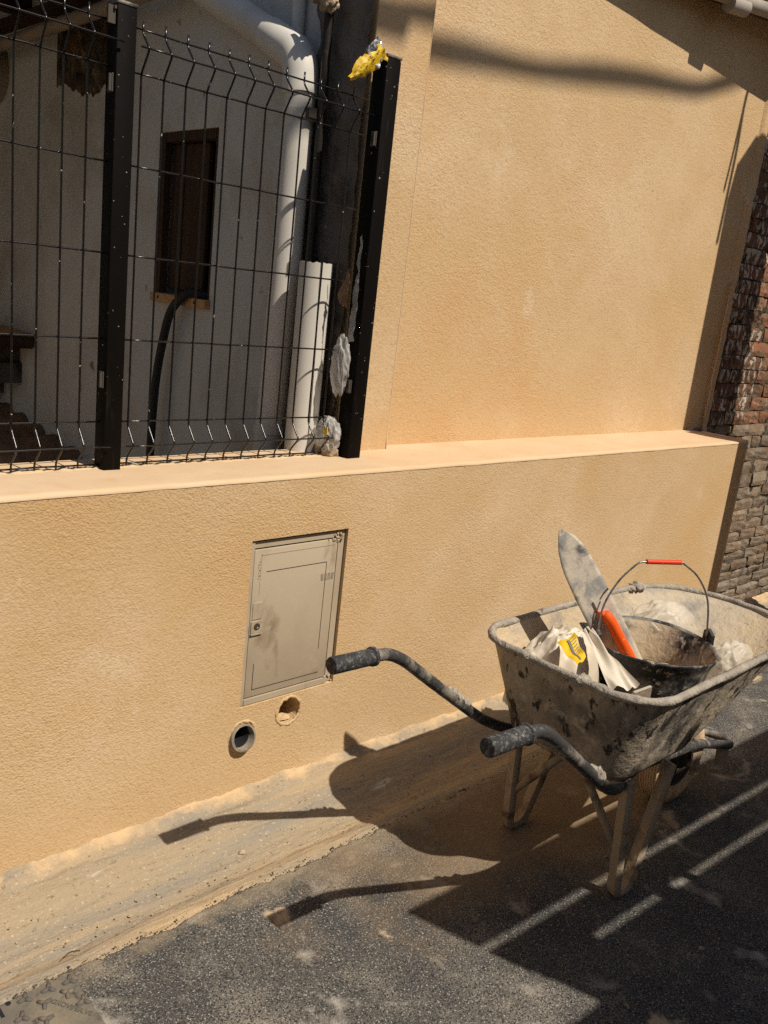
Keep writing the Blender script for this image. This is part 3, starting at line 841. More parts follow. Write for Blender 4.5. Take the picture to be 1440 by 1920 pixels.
# low tiled roof edge at the foot of the courtyard wall
tp = thing('tiled_shed_roof', (1.5, 2.4, 0.42), 'low roof of old clay tiles against the foot of the courtyard wall', 'tiled roof')
obj('roof_bed', MB().prism([(1.785, 1.62, 0.42), (1.785, 1.62, 0.455), (1.785, 3.6, 0.62), (1.785, 3.6, 0.42)], (-0.75, 0, 0)), 'clay', tp)
for k in range(9):
    y = 1.70 + k * 0.21
    zc = 0.455 + (y - 1.62) * 0.083
    n = 8
    R0 = [Vector((1.783, y + 0.085 * math.cos(math.pi * q / n), zc + 0.075 * math.sin(math.pi * q / n))) for q in range(n + 1)]
    R1 = [Vector((1.04, y + 0.075 * math.cos(math.pi * q / n), zc - 0.06 + 0.065 * math.sin(math.pi * q / n))) for q in range(n + 1)]
    mb = MB().loft([R0, R1], closed=False)
    obj('roof_tile', mb, 'clay', tp, smooth=True, solid=0.012)

# ---- plastic scraps around the right post
def crumple(fn, nu, nv, amp, scale, seed):
    def f(u, v):
        p = Vector(fn(u, v))
        q = p * scale + Vector((seed, seed * 2, 0))
        c = noise.cell_vector(q)
        n1 = abs(noise.noise(q)) - 0.3
        n2 = abs(noise.noise(q * 2.3)) - 0.3
        d = Vector((noise.noise(q + Vector((9, 0, 0))), noise.noise(q + Vector((0, 9, 0))), noise.noise(q + Vector((0, 0, 9)))))
        return p + d * amp * 0.7 + d.normalized() * amp * (n1 + 0.6 * n2) if d.length > 0 else p
    return MB().grid(f, nu, nv)

tape = thing('plastic_scrap', (1.70, 0.15, 2.03), 'torn yellow printed plastic scrap caught on top of the right fence post', 'plastic scrap')
cA, cB = Vector((1.634, 0.158, 1.987)), Vector((1.728, 0.150, 2.086))
def tapef(u, v):
    p = cA.lerp(cB, u)
    wdt = 0.046 * (0.25 + math.sin(min(1, u * 1.15) * math.pi * 0.62)) * (1 - 0.35 * max(0, u - 0.7))
    side = Vector((0.62, 0.0, -0.55)).normalized()
    return p + side * wdt * (v - 0.42) + Vector((0, -0.010 * math.sin(v * math.pi), 0))
obj('yellow_film', crumple(tapef, 22, 12, 0.010, 42, 1), 'yellow', tape, smooth=True)
def tapeg(u, v):
    p = Vector((1.700, 0.146, 2.050)).lerp(Vector((1.728, 0.146, 2.100)), u)
    return p + Vector((0.042, 0, -0.03)) * (v - 0.5) * (1.3 - 0.6 * u)
obj('silver_band', crumple(tapeg, 12, 8, 0.006, 70, 4), 'foil', tape)
def tapeh(u, v):
    p = Vector((1.728, 0.150, 2.076)).lerp(Vector((1.768, 0.152, 2.066)), u)
    return p + Vector((0.004, 0, 0.018)) * (v - 0.5) * (1.3 - 0.6 * u)
obj('yellow_film', crumple(tapeh, 10, 6, 0.005, 60, 6), 'yellow', tape)
mb = MB()
q = random.Random(3)
for k in range(46):
    u = cA.lerp(cB, 0.06 + 0.82 * q.random())
    side = Vector((0.62, 0.0, -0.55)).normalized()
    c = u + side * q.uniform(-0.012, 0.016) + Vector((0, -0.014, 0))
    d = (cB - cA).normalized() * q.choice((0.003, 0.0045, 0.0024)) + side * q.choice((0.0, 0.004, 0.001))
    s2 = side * 0.0010 + Vector((0.0006, 0, 0.0009))
    mb.poly([c - d - s2, c + d - s2, c + d + s2, c - d + s2])
obj('print_marks', mb, 'black_void', tape)

def bagblob(c, rx, ry, rz, seed, amp=0.35):
    mb = MB()
    bmesh.ops.create_icosphere(mb.bm, subdivisions=5, radius=1)
    for v in mb.bm.verts:
        d = v.co.copy()
        e = Vector((d.x * 1.0 + d.z * 0.7, d.y * 1.9, d.z * 0.8 - d.x * 0.5))
        n1 = 1 - 2 * abs(noise.noise(e * 1.15 + Vector((seed, 0, 0))))
        n2 = 1 - 2 * abs(noise.noise(e * 2.6 + Vector((0, seed, 0))))
        k = 1 + amp * (0.55 * n1 + 0.22 * n2 - 0.3)
        v.co = Vector((c[0] + d.x * rx * k, c[1] + d.y * ry * k, c[2] + d.z * rz * k))
    return mb
s1 = thing('plastic_scrap', (1.75, 0.22, 1.45), 'brown and grey torn plastic strip hanging highest behind the right post', 'plastic scrap')
def sc1(u, v):
    return Vector((1.742, 0.150 + 0.012 * u + 0.034 * v * (1 - 0.7 * u), 1.30 + 0.30 * u - 0.012 * v))
obj('grey_film', crumple(sc1, 34, 10, 0.010, 26, 12), 'clear_grey', s1, smooth=True)
def sc2(u, v):
    return Vector((1.732, 0.185 + 0.050 * v * (1.15 - u), 1.385 + 0.085 * u + 0.03 * v))
obj('brown_paper', crumple(sc2, 14, 10, 0.010, 40, 15), 'clay', s1)
s2 = thing('plastic_bag', (1.74, 0.22, 1.2), 'crumpled clear plastic bag stuck behind the right post at mid height', 'plastic bag')
obj('bag_film', bagblob((1.738, 0.200, 1.215), 0.018, 0.032, 0.080, 3.3, 0.55), 'clear_grey', s2, smooth=True)
s3 = thing('plastic_bag', (1.74, 0.22, 1.0), 'crumpled whitish plastic bag lying on the ledge at the foot of the right post', 'plastic bag')
obj('bag_film', bagblob((1.728, 0.212, 1.004), 0.028, 0.040, 0.052, 7.7, 0.55), 'clear_grey', s3, smooth=60.0)
obj('yellow_print', MB().prism([(1.694, 0.178, 1.012), (1.694, 0.192, 1.010), (1.694, 0.193, 1.032), (1.694, 0.180, 1.034)], (0.003, 0, 0)), 'yellow', s3)
mb = MB()
bmesh.ops.create_icosphere(mb.bm, subdivisions=3, radius=1)
for v in mb.bm.verts:
    v.co = Vector((1.735 + 0.03 * v.co.x, 0.225 + 0.045 * v.co.y, 0.952 + 0.028 * v.co.z)) + v.co * 0.008 * nz(v.co.x, v.co.y, v.co.z, 3)
tag(obj('mortar_rubble', mb, 'crumb'), 'lump of ochre mortar under the white bag beside the right post', 'rubble')

# ================================================================== METER CABINET AND DUCTS
cb = thing('meter_cabinet', (1.49, 0.01, 0.285), 'flush grey-beige utility cabinet with a closed door set in the low wall', 'utility cabinet')
x0, x1, z0, z1 = 1.324, 1.658, 0.284, 0.767
obj('cabinet_box', MB().box((x0 - 0.001, 0.036, z0 - 0.001), (x1 + 0.001, 0.098, z1 + 0.001)), 'cabinet_dark', cb)
f = MB()
f.box((x0, 0.006, z0), (x0 + 0.012, 0.036, z1)).box((x1 - 0.022, 0.012, z0), (x1 - 0.001, 0.036, z1 - 0.004))
f.box((x0 + 0.0125, 0.010, z1 - 0.022), (x1 - 0.0225, 0.036, z1 - 0.004)).box((x0 + 0.0125, 0.004, z0), (x1 - 0.0225, 0.036, z0 + 0.016))
obj('frame', f, 'cabinet', cb)
dx0, dx1, dz0, dz1 = x0 + 0.015, x1 - 0.027, z0 + 0.019, z1 - 0.027
door = obj('door', MB().box((dx0, 0.008, dz0), (dx1, 0.034, dz1), bev=0.0025), 'cabinet', cb, smooth=40.0)
def groove(pts, w=0.0018):
    g = MB()
    for a, c in zip(pts[:-1], pts[1:]):
        a, c = Vector((a[0], 0.0072, a[1])), Vector((c[0], 0.0072, c[1]))
        lo = Vector((min(a.x, c.x) - w / 2, 0.0072, min(a.z, c.z) - w / 2))
        hi = Vector((max(a.x, c.x) + w / 2, 0.0080, max(a.z, c.z) + w / 2))
        g.box(lo, hi)
    return g
obj('moulding', groove([(dx0 + 0.024, dz1 - 0.13), (dx0 + 0.024, dz1 - 0.016), (dx1 - 0.014, dz1 - 0.016)], 0.0026), 'cabinet', door)
obj('moulding', groove([(dx0 + 0.024, dz0 + 0.10), (dx0 + 0.024, dz0 + 0.022), (dx1 - 0.03, dz0 + 0.022)], 0.0018), 'cabinet_dark', door)
obj('moulding', groove([(dx0 + 0.044, dz1 - 0.066), (dx1 - 0.036, dz1 - 0.066), (dx1 - 0.036, dz0 + 0.10)], 0.0016), 'cabinet_dark', door)
obj('hinge_plate', MB().box((dx0 + 0.006, 0.0062, dz0 + 0.235), (dx0 + 0.038, 0.0085, dz0 + 0.285), bev=0.0008), 'cabinet', door)
lk = obj('lock_plate', MB().box((dx0 + 0.004, 0.0052, dz0 + 0.195), (dx0 + 0.040, 0.0085, dz0 + 0.231), bev=0.001), 'cabinet', door)
kc = Vector((dx0 + 0.023, 0.0050, dz0 + 0.214))
obj('keyhole', MB().tube([kc + Vector((0, -0.0004, 0)), kc + Vector((0, 0.003, 0))], 0.0105, 20), 'cabinet_dark', lk)
obj('key_bolt', MB().tube([kc + Vector((0, -0.003, -0.002)), kc + Vector((0, 0.0, -0.002))], 0.004, 3), 'cabinet', lk)
obj('lock_lip', MB().box((dx0 + 0.003, 0.002, dz0 + 0.191), (dx0 + 0.041, 0.0085, dz0 + 0.1945)), 'cabinet', lk)
mb = MB()
for k in range(4):
    mb.box((dx1 - 0.052 + 0.0125 * k, 0.0073, dz1 - 0.122), (dx1 - 0.052 + 0.0125 * k + 0.009, 0.0081, dz1 - 0.102), rot=Matrix.Rotation(0.08 * k - 0.1, 3, 'Y'))
obj('sticker_rest', mb, 'print_grey', door)
mb = MB()
for k in range(7):
    mb.box((dx0 + 0.012 + 0.006 * rnd.random(), 0.0074, dz1 - 0.085 + 0.008 * k), (dx0 + 0.017 + 0.006 * rnd.random(), 0.0081, dz1 - 0.081 + 0.008 * k))
obj('scratch_mark', mb, 'print_grey', door)
mb = MB()
for k in range(26):
    c = Vector((x1 - 0.03 + rnd.gauss(0, 0.014), 0.008, z1 - 0.024 + rnd.gauss(0, 0.008)))
    bmesh.ops.create_icosphere(mb.bm, subdivisions=1, radius=rnd.uniform(0.002, 0.0055), matrix=Matrix.Translation(c))
for k in range(16):
    c = Vector((x1 - 0.026 + rnd.gauss(0, 0.012), 0.008, z0 + 0.008 + rnd.gauss(0, 0.006)))
    bmesh.ops.create_icosphere(mb.bm, subdivisions=1, radius=rnd.uniform(0.002, 0.0055), matrix=Matrix.Translation(c))
tag(obj('mortar_crumb', mb, 'crumb', cb), kind='stuff')

dc = thing('wall_duct', (DUCT[0], 0, DUCT[1]), 'grey open duct end sticking out of the low wall below the cabinet', 'duct')
def dring(r, y, ov=0):
    return [Vector((DUCT[0] - 0.004 - (y * 0.25) + r * math.cos(2 * math.pi * k / 32), y + 0.25 * r * math.sin(2 * math.pi * k / 32) - 0.0, DUCT[1] - 0.001 + r * math.sin(2 * math.pi * k / 32) * 0.97 + 0.0015 * nz(k, y * 50, 0, .7))) for k in range(32)]
obj('duct_shell', MB().loft([dring(0.0355, 0.12), dring(0.0405, 0.012), dring(0.0405, -0.011), dring(0.034, -0.013), dring(0.0315, 0.11)]), 'stub', dc, smooth=50.0)
obj('duct_bore_shade', MB().loft([dring(0.0308, 0.004), dring(0.0305, 0.11)]), 'black_void', dc, smooth=True)  # bore coloured black to stand for the shade inside the duct
obj('duct_end_shade', MB().tube([(DUCT[0], 0.118, DUCT[1]), (DUCT[0], 0.122, DUCT[1])], 0.035, 24), 'black_void', dc)  # black back, the duct's inner shade put into its colour

def collar(c, r, seed):
    mb = MB()
    n, mseg = 64, 6
    rings = []
    for k in range(n):
        a = 2 * math.pi * k / n
        ring = []
        for q_ in range(mseg):
            b_ = 2 * math.pi * q_ / mseg
            t_ = 0.0055 + 0.0045 * nz(math.cos(a) * 2 + seed, math.sin(a) * 2, q_, 1.6, 4)
            rr = r + 0.002 + t_ * math.cos(b_)
            ring.append(Vector((c[0] + rr * math.cos(a), 0.001 - max(0.0, t_) * 0.7 * math.sin(b_), c[1] + rr * math.sin(a))))
        rings.append(ring)
    rings.append(rings[0])
    return mb.loft(rings)
obj('mortar_collar', collar(DUCT, 0.042, 3.0), 'stucco', dc, smooth=True)
obj('mortar_collar', collar(HOLE, 0.042, 9.0), 'stucco', lw, smooth=True)

# ================================================================== IRON COVER
cv = thing('chamber_cover', (0.44, -0.61, 0), 'dusty square iron chamber cover with raised three-armed ridges set in the road', 'chamber cover')
obj('plate', MB().box((0.185, -0.857, -0.02), (0.683, -0.358, 0.0045), bev=0.002), 'iron', cv)
def star(c, inv, L=0.0155):
    mb = MB()
    c = Vector((c[0], c[1], 0.0045))
    for k in range(3):
        a = R(90 + 120 * k + (180 if inv else 0)) - R(22)
        d = Vector((math.cos(a), math.sin(a), 0))
        e = c + d * L
        mb.tube([c, c + d * L * 0.5, e], 0.0032, 8, radii=[0.0052, 0.0050, 0.0038])
    return mb
ST = [((0.583, -0.372), 0), ((0.630, -0.374), 0), ((0.672, -0.378), 0), ((0.656, -0.406), 1), ((0.609, -0.405), 1), ((0.672, -0.444), 0), ((0.561, -0.414), 0), ((0.596, -0.446), 1)]
for gx in range(9):
    for gy in range(6):
        x = 0.21 + gx * 0.045 + (0.022 if gy % 2 else 0)
        y = -0.84 + gy * 0.075
        if x < 0.66 and (y < -0.52 or x < 0.53):
            ST.append(((x, y), (gx + gy) % 2))
for c, inv in ST:
    obj('ridge', star(c, inv), 'iron_dark', cv, smooth=True)
obj('lifting_hole', MB().tube([(0.553, -0.364, 0.0046), (0.553, -0.364, 0.0052)], 0.0055, 14), 'black_void', cv)
obj('lifting_slot', MB().box((0.530, -0.392, 0.0046), (0.537, -0.364, 0.0053)), 'black_void', cv)
fc = bpy.data.curves.new('lettering', 'FONT')
fc.body = 'GROVIFER.VS'
fc.size = 0.0155
fc.extrude = 0.0007
fc.offset = 0.0002
fo = bpy.data.objects.new('lettering', fc)
col.objects.link(fo)
bpy.context.view_layer.update()
me = bpy.data.meshes.new_from_object(fo.evaluated_get(bpy.context.evaluated_depsgraph_get()))
bpy.data.objects.remove(fo)
me.materials.clear()
me.materials.append(MT['iron_dark'])
fo = bpy.data.objects.new('lettering', me)
col.objects.link(fo)
fo.parent = cv
fo.location = Vector((0.618, -0.410, 0.0052)) - ORG[cv.name]
fo.rotation_euler = (0, 0, R(-57))

# ================================================================== WHEELBARROW
wb = thing('wheelbarrow', (2.1, -0.73, 0), 'cement-caked wheelbarrow with black grips parked beside the ochre wall', 'wheelbarrow')
def plan(x0, x1, y0, y1, rr, rf, z, n=9, m=7):
    pts = []
    cs = [((x1 - rf, y1 - rf), rf, 0), ((x0 + rr, y1 - rr), rr, 90), ((x0 + rr, y0 + rr), rr, 180), ((x1 - rf, y0 + rf), rf, 270)]
    arcs = []
    for (c, r, a0) in cs:
        arcs.append([Vector((c[0] + r * math.cos(R(a0 + 90 * k / n)), c[1] + r * math.sin(R(a0 + 90 * k / n)), z)) for k in range(n + 1)])
    for i in range(4):
        pts += arcs[i]
        a, c = arcs[i][-1], arcs[(i + 1) % 4][0]
        pts += [a.lerp(c, k / m) for k in range(1, m)]
    return pts
TOPP = (1.705, 2.68, -0.990, -0.482, 0.115, 0.235, 0.615)
BOTP = (1.772, 2.215, -0.915, -0.550, 0.080, 0.10, 0.372)
def lerp(a, c, t): return tuple(p * (1 - t) + q * t for p, q in zip(a, c))
def tub_ring(t, inset=0.0, dz=0.0):
    p = lerp(TOPP, BOTP, t)
    return [v + Vector((0.003 * nz(v.x, v.y, v.z, 6), 0.003 * nz(v.y, v.x, v.z, 6), 0.0)) for v in plan(p[0] + inset, p[1] - inset, p[2] + inset, p[3] - inset, max(0.02, p[4] - inset), max(0.02, p[5] - inset), p[6] + dz)]
outer = [tub_ring(k / 9) for k in range(10)]
p = BOTP
outer += [plan(p[0] + 0.008, p[1] - 0.008, p[2] + 0.008, p[3] - 0.008, 0.07, 0.09, 0.358), plan(p[0] + 0.025, p[1] - 0.03, p[2] + 0.025, p[3] - 0.025, 0.06, 0.08, 0.350), plan(p[0] + 0.05, p[1] - 0.06, p[2] + 0.05, p[3] - 0.05, 0.05, 0.06, 0.347)]
tub = obj('tub', MB().loft(outer, cap_end=True, flip=True), 'tub', wb, smooth=True)
inner = [tub_ring(k / 9, 0.004) for k in range(10)]
inner += [plan(p[0] + 0.03, p[1] - 0.03, p[2] + 0.03, p[3] - 0.03, 0.06, 0.08, 0.360), plan(p[0] + 0.07, p[1] - 0.08, p[2] + 0.07, p[3] - 0.07, 0.03, 0.03, 0.357)]
obj('tub_lining', MB().loft(inner, cap_end=True), 'tub_in', tub, smooth=True)
rimp = tub_ring(0, -0.004)
obj('rim', MB().tube([v + Vector((0, 0, 0.002 + 0.0035 * nz(v.x, v.y, 0, 9))) for v in rimp], 0.0105, 10, closed=True, radii=[0.0105 + 0.0022 * nz(v.x, v.y, 0, 25, 3) for v in rimp], wob=0.25), 'rim', tub, smooth=True)
# dried mortar clots on the rim
for (cx, cy, r) in ((1.710, -0.815, 0.016), (1.702, -0.66, 0.010), (2.50, -0.484, 0.020), (2.46, -0.486, 0.012), (1.720, -0.93, 0.008)):
    mb = MB()
    c = Vector((cx, cy, 0.618))
    bmesh.ops.create_icosphere(mb.bm, subdivisions=3, radius=1)
    for v in mb.bm.verts:
        d = v.co.copy()
        v.co = c + Vector((d.x * r * 1.4, d.y * r * 1.1, d.z * r * 0.8)) * (1 + 0.5 * nz(d.x + cx * 9, d.y, d.z, 2.5))
    obj('mortar_clot', mb, 'rim', tub, smooth=True)
# one continuous handle tube round the front of the wheel
near = [(1.225, -0.930, 0.643), (1.385, -0.930, 0.634), (1.425, -0.930, 0.612), (1.63, -0.930, 0.450), (1.735, -0.922, 0.372), (1.83, -0.895, 0.332), (1.98, -0.850, 0.318), (2.45, -0.805, 0.225), (2.735, -0.792, 0.128), (2.785, -0.76, 0.115)]
far = [(1.172, -0.530, 0.660), (1.335, -0.530, 0.654), (1.385, -0.530, 0.630), (1.57, -0.530, 0.492), (1.72, -0.536, 0.382), (1.83, -0.562, 0.332), (1.98, -0.610, 0.318), (2.45, -0.655, 0.225), (2.735, -0.668, 0.128), (2.785, -0.70, 0.115)]
fr = obj('handle_frame', MB().tube(bent(near + far[::-1], 0.07, 6), 0.0145, 14, wob=0.06), 'tube', wb, smooth=True)
for side in (near, far):
    a, c = Vector(side[0]), Vector(side[1])
    d = (c - a).normalized()
    e = a + d * 0.122
    pts = [a - d * 0.004, a - d * 0.003, a, a + d * 0.06, e - d * 0.010, e - d * 0.008, e, e + d * 0.004]
    obj('grip', MB().tube(pts, 0.019, 20, radii=[0.015, 0.0185, 0.0198, 0.0195, 0.0195, 0.0225, 0.0225, 0.016]), 'rubber_grip', wb, smooth=40.0)
mb = MB()
for (path, t0, t1) in ((far, 0.3, 0.75), (near, 0.25, 0.7)):
    a, c = Vector(path[3]), Vector(path[4])
    for k in range(9):
        q = a.lerp(c, t0 + (t1 - t0) * k / 8 - 0.3)
        bmesh.ops.create_icosphere(mb.bm, subdivisions=2, radius=0.009 + 0.004 * rnd.random(), matrix=Matrix.Translation(q + Vector((0.006, rnd.uniform(-.006, .006), 0.010))))
for v in mb.bm.verts:
    v.co += Vector((1, 1, 1)) * 0.005 * nz(v.co.x, v.co.y, v.co.z, 80, 2)
tag(obj('mortar_crust', mb, 'rim', wb), kind='stuff')
def flat_strip(P, w, t, axis):
    """rounded flat bar swept through P; width along axis"""
    P = [Vector(p) for p in P]
    ax = Vector(axis).normalized()
    rings = []
    for i, p in enumerate(P):
        tg = (P[min(i + 1, len(P) - 1)] - P[max(i - 1, 0)]).normalized()
        nn = tg.cross(ax).normalized()
        rings.append([p + ax * w / 2 * a + nn * t / 2 * c for a, c in ((-1, -0.4), (-0.7, -1), (0.7, -1), (1, -0.4), (1, 0.4), (0.7, 1), (-0.7, 1), (-1, 0.4))])
    mb = MB().loft(rings, cap_end=True)
    mb.bm.faces.new([v for v in list(mb.bm.verts)[:8]][::-1])
    return mb
for yy, sg in ((-0.905, -1), (-0.550, 1)):
    P = bent([(1.862, yy - sg * 0.005, 0.345), (1.892, yy, 0.004), (1.958, yy, 0.004), (2.092, yy - sg * 0.012, 0.318)], 0.03, 5)
    obj('leg', flat_strip(P, 0.037, 0.024, (0.25, 1, 0)), 'leg', wb, smooth=40.0)
    obj('brace', MB().tube([(1.885, yy, 0.118), (1.880, yy - sg * 0.09, 0.235), (1.875, -0.728 + sg * 0.006, 0.342)], 0.0115, 10), 'leg', wb, smooth=True)
# wheel
wc = Vector((2.47, -0.73, 0.137))
RW = 0.144
def wring(r, y, n=48, tooth=0.0):
    return [Vector((wc.x + (r + (tooth if k % 2 else 0)) * math.cos(2 * math.pi * k / n), wc.y + y, wc.z + (r + (tooth if k % 2 else 0)) * math.sin(2 * math.pi * k / n))) for k in range(n)]
wh = obj('wheel', MB().tube([wc + Vector((0, -0.05, 0)), wc + Vector((0, 0.05, 0))], 0.012, 12), 'dark_rim', wb, smooth=40.0)
prof = [(0.085, -0.026), (0.100, -0.034), (0.122, -0.036), (0.136, -0.030)]
for k in range(7):
    y = -0.026 + 0.0087 * k
    prof += [(0.1385 + 0.0045 * math.cos(y * 40), y), (0.1435 + 0.0005 * math.cos(y * 40), y + 0.0012), (0.1435 + 0.0005 * math.cos(y * 40), y + 0.0058), (0.1385 + 0.0045 * math.cos(y * 40), y + 0.0070)]
prof += [(0.136, 0.034), (0.122, 0.037), (0.100, 0.034), (0.085, 0.026)]
obj('tyre', MB().loft([wring(r, y) for r, y in prof]), 'tyre', wh, smooth=35.0)
obj('hub_disc', MB().loft([wring(0.086, -0.024), wring(0.080, -0.030), wring(0.074, -0.014), wring(0.030, -0.010), wring(0.024, -0.034), wring(0.012, -0.036)], cap_end=True).loft([wring(0.086, 0.024), wring(0.074, 0.014), wring(0.024, 0.010), wring(0.012, 0.036)], cap_end=True), 'dark_rim', wh, smooth=35.0)
for yy in (-0.800, -0.660):
    obj('axle_bracket', MB().prism([(2.43, yy - 0.004, 0.235), (2.51, yy - 0.004, 0.222), (2.49, yy - 0.004, 0.115), (2.45, yy - 0.004, 0.115)], (0, 0.006, 0)), 'leg', wb)
obj('axle', MB().tube([wc + Vector((0, -0.085, 0)), wc + Vector((0, 0.085, 0))], 0.008, 12), 'leg', wb, smooth=40.0)
obj('stop_lug', MB().prism([(2.63, -0.800, 0.160), (2.715, -0.800, 0.130), (2.695, -0.800, 0.070), (2.645, -0.800, 0.085)], (0, 0.010, 0)), 'leg', wb)

# ------------------------------------------------------------------ bucket
bk = thing('bucket', (2.17, -0.735, 0.36), 'black cement-smeared rubber bucket with a wire bail inside the wheelbarrow', 'bucket')
BC = Vector((2.172, -0.738, 0))
def bring(r, z, n=56, lip=0.0):
    out = []
    for k in range(n):
        a = 2 * math.pi * k / n
        rr = r * (1 + 0.012 * math.sin(2 * a + 1) + 0.006 * nz(math.cos(a), math.sin(a), z, 3))
        # pouring spout towards the left of the rim
        da = (a - R(122) + math.pi) % (2 * math.pi) - math.pi
        rr += lip * math.exp(-(da / 0.17) ** 2)
        out.append(Vector((BC.x + rr * math.cos(a), BC.y + rr * math.sin(a), z + 0.004 * math.sin(a * 2) * (r > 0.15) + lip * 0.5 * math.exp(-(da / 0.17) ** 2))))
    return out
body = obj('bucket_body', MB().loft([bring(0.118, 0.362), bring(0.132, 0.42), bring(0.146, 0.49), bring(0.160, 0.553, lip=0.004), bring(0.168, 0.572, lip=0.012), bring(0.177, 0.588, lip=0.028), bring(0.178, 0.594, lip=0.03), bring(0.173, 0.595, lip=0.028), bring(0.168, 0.588, lip=0.022)]), 'bucket', bk, smooth=True)
obj('bucket_lining', MB().loft([bring(0.1685, 0.5885, lip=0.022), bring(0.160, 0.570, lip=0.010), bring(0.142, 0.49), bring(0.128, 0.42), bring(0.113, 0.38)], cap_end=True), 'bucket_in', body, smooth=True)
def sandb(u, v):
    a = 2 * math.pi * u
    r = 0.140 * v
    x, y = BC.x + r * math.cos(a), BC.y + r * math.sin(a)
    return Vector((x, y, 0.455 + 0.012 * nz(x, y, 0, 12, 4) + 0.035 * v * math.cos(a + 0.3)))
obj('mortar_rest', MB().grid(sandb, 40, 12), 'sand', body, smooth=True)
LA, RA = Vector((2.028, -0.648, 0.592)), Vector((2.338, -0.812, 0.592))
mid = (LA + RA) / 2
for q in (LA, RA):
    d = (q - mid).normalized()
    t = Vector((-d.y, d.x, 0))
    ear = MB().prism([q - t * 0.022 + Vector((0, 0, -0.035)), q + t * 0.022 + Vector((0, 0, -0.035)), q + t * 0.019 + Vector((0, 0, 0.022)), q + t * 0.004 + Vector((0, 0, 0.032)), q - t * 0.020 + Vector((0, 0, 0.018))], d * 0.010)
    obj('ear', ear, 'bucket', bk)
hx = (RA - LA).normalized()
def bail_pt(s, h): return mid + hx * s + Vector((-0.02, 0.0, 0)) * (h / 0.24) + Vector((0, 0, h))
hp = [LA, bail_pt(-0.170, 0.095), bail_pt(-0.135, 0.170), bail_pt(-0.088, 0.220), bail_pt(-0.070, 0.229), bail_pt(-0.05, 0.230), bail_pt(0.05, 0.230), bail_pt(0.062, 0.226), bail_pt(0.115, 0.187), bail_pt(0.158, 0.115), RA]
bl = obj('bail', MB().tube(smooth_path(hp, 6), 0.0029, 8), 'bail', bk, smooth=True)
obj('bail_grip', MB().tube([bail_pt(-0.056, 0.2305), bail_pt(0.052, 0.2305)], 0.0068, 12), 'red', bl, smooth=40.0)

# ------------------------------------------------------------------ plastering trowel
tr = thing('trowel', (1.868, -0.578, 0.905), 'long plastering trowel with orange handle standing in the black bucket', 'trowel')
TT = Vector((1.868, -0.578, 0.905))
TE = Vector((2.262, -0.703, 0.373))
ax = (TE - TT).normalized()
vw = (TT - Vector((0, -1.825, 1.45))).normalized()
wv = vw.cross(ax).normalized()
TW = 0.55 if (ax.cross((wv + ax.cross(wv) * 0.55).normalized())).dot(vw) * (ax.cross((wv + ax.cross(wv) * 0.55).normalized())).dot(sdir) < (ax.cross((wv - ax.cross(wv) * 0.55).normalized())).dot(vw) * (ax.cross((wv - ax.cross(wv) * 0.55).normalized())).dot(sdir) else -0.55
wv = (wv + ax.cross(wv) * TW).normalized()
nv = ax.cross(wv).normalized()
if nv.dot(vw) > 0: nv = -nv
Lb = (TE - TT).length
outl = []
for (t, w) in ((0.0, 0.002), (0.008, 0.0085), (0.022, 0.0175), (0.05, 0.032), (0.085, 0.042), (0.13, 0.0485), (0.22, 0.052), (0.35, 0.053), (Lb, 0.053)):
    outl.append((t, w))
def bladef(u, v):
    f = u * (len(outl) - 1)
    i = min(int(f), len(outl) - 2)
    t = f - i
    d = outl[i][0] * (1 - t) + outl[i + 1][0] * t
    w = outl[i][1] * (1 - t) + outl[i + 1][1] * t
    return TT + ax * d + wv * w * (2 * v - 1) + nv * (0.0008 * nz(d, v, 0, 20))
obj('blade', MB().grid(bladef, 40, 10), 'blade', tr, smooth=True, solid=0.0016)
def tpt(d, n, w=0.0): return TT + ax * d + nv * n + wv * w
sp_ = MB()
q = [tpt(0.255, 0.002, -0.010), tpt(0.255, 0.002, 0.010), tpt(Lb - 0.03, 0.002, 0.012), tpt(Lb - 0.03, 0.002, -0.012)]
sp_.prism(q, nv * 0.005)
obj('spine', sp_, 'blade_spine', tr)
hp_ = [(0.300, 0.016, 0.010), (0.304, 0.018, 0.0145), (0.316, 0.022, 0.0165), (0.335, 0.0265, 0.0155), (0.40, 0.029, 0.0160), (0.47, 0.031, 0.0165), (0.505, 0.031, 0.0160), (0.512, 0.031, 0.011)]
hb = MB().tube([tpt(a_, b_) for a_, b_, c_ in hp_], 0.016, 16, radii=[c_ for a_, b_, c_ in hp_])
obj('handle', hb, 'orange', tr, smooth=True)
obj('handle_mount', MB().box(tpt(0.296, 0.010) - Vector((0.012, 0.012, 0.012)), tpt(0.312, 0.010) + Vector((0.012, 0.012, 0.012)), bev=0.004), 'orange', tr)

# ------------------------------------------------------------------ plastic in the tub
sk = thing('plastic_sack', (1.92, -0.62, 0.4), 'crumpled white plastic sack with yellow label at the rear of the tub', 'plastic sack')
def sackf(u, v):
    a = 2 * math.pi * u
    r = v
    fold = 1 + 0.06 * math.sin(3 * a + 1) + 0.04 * math.sin(7 * a + 2)
    x = 1.915 + 0.150 * r * math.cos(a) * fold
    y = -0.615 + 0.115 * r * math.sin(a) * fold
    h = max(0.0, 1 - r ** 2.6)
    q = Vector((x * 9 + y * 5, y * 13 - x * 4, 1.3))
    ridge = 1 - 2 * abs(noise.noise(q))
    ridge2 = 1 - 2 * abs(noise.noise(q * 2.6 + Vector((4, 1, 0))))
    z = 0.42 + 0.185 * h ** 0.7 + (0.024 * ridge + 0.010 * ridge2) * (0.35 + 0.65 * h) + 0.006 * nz(x, y, 0, 40)
    return Vector((x + 0.012 * noise.noise(q * 1.7), y + 0.012 * noise.noise(q * 1.9 + Vector((7, 0, 0))), z))
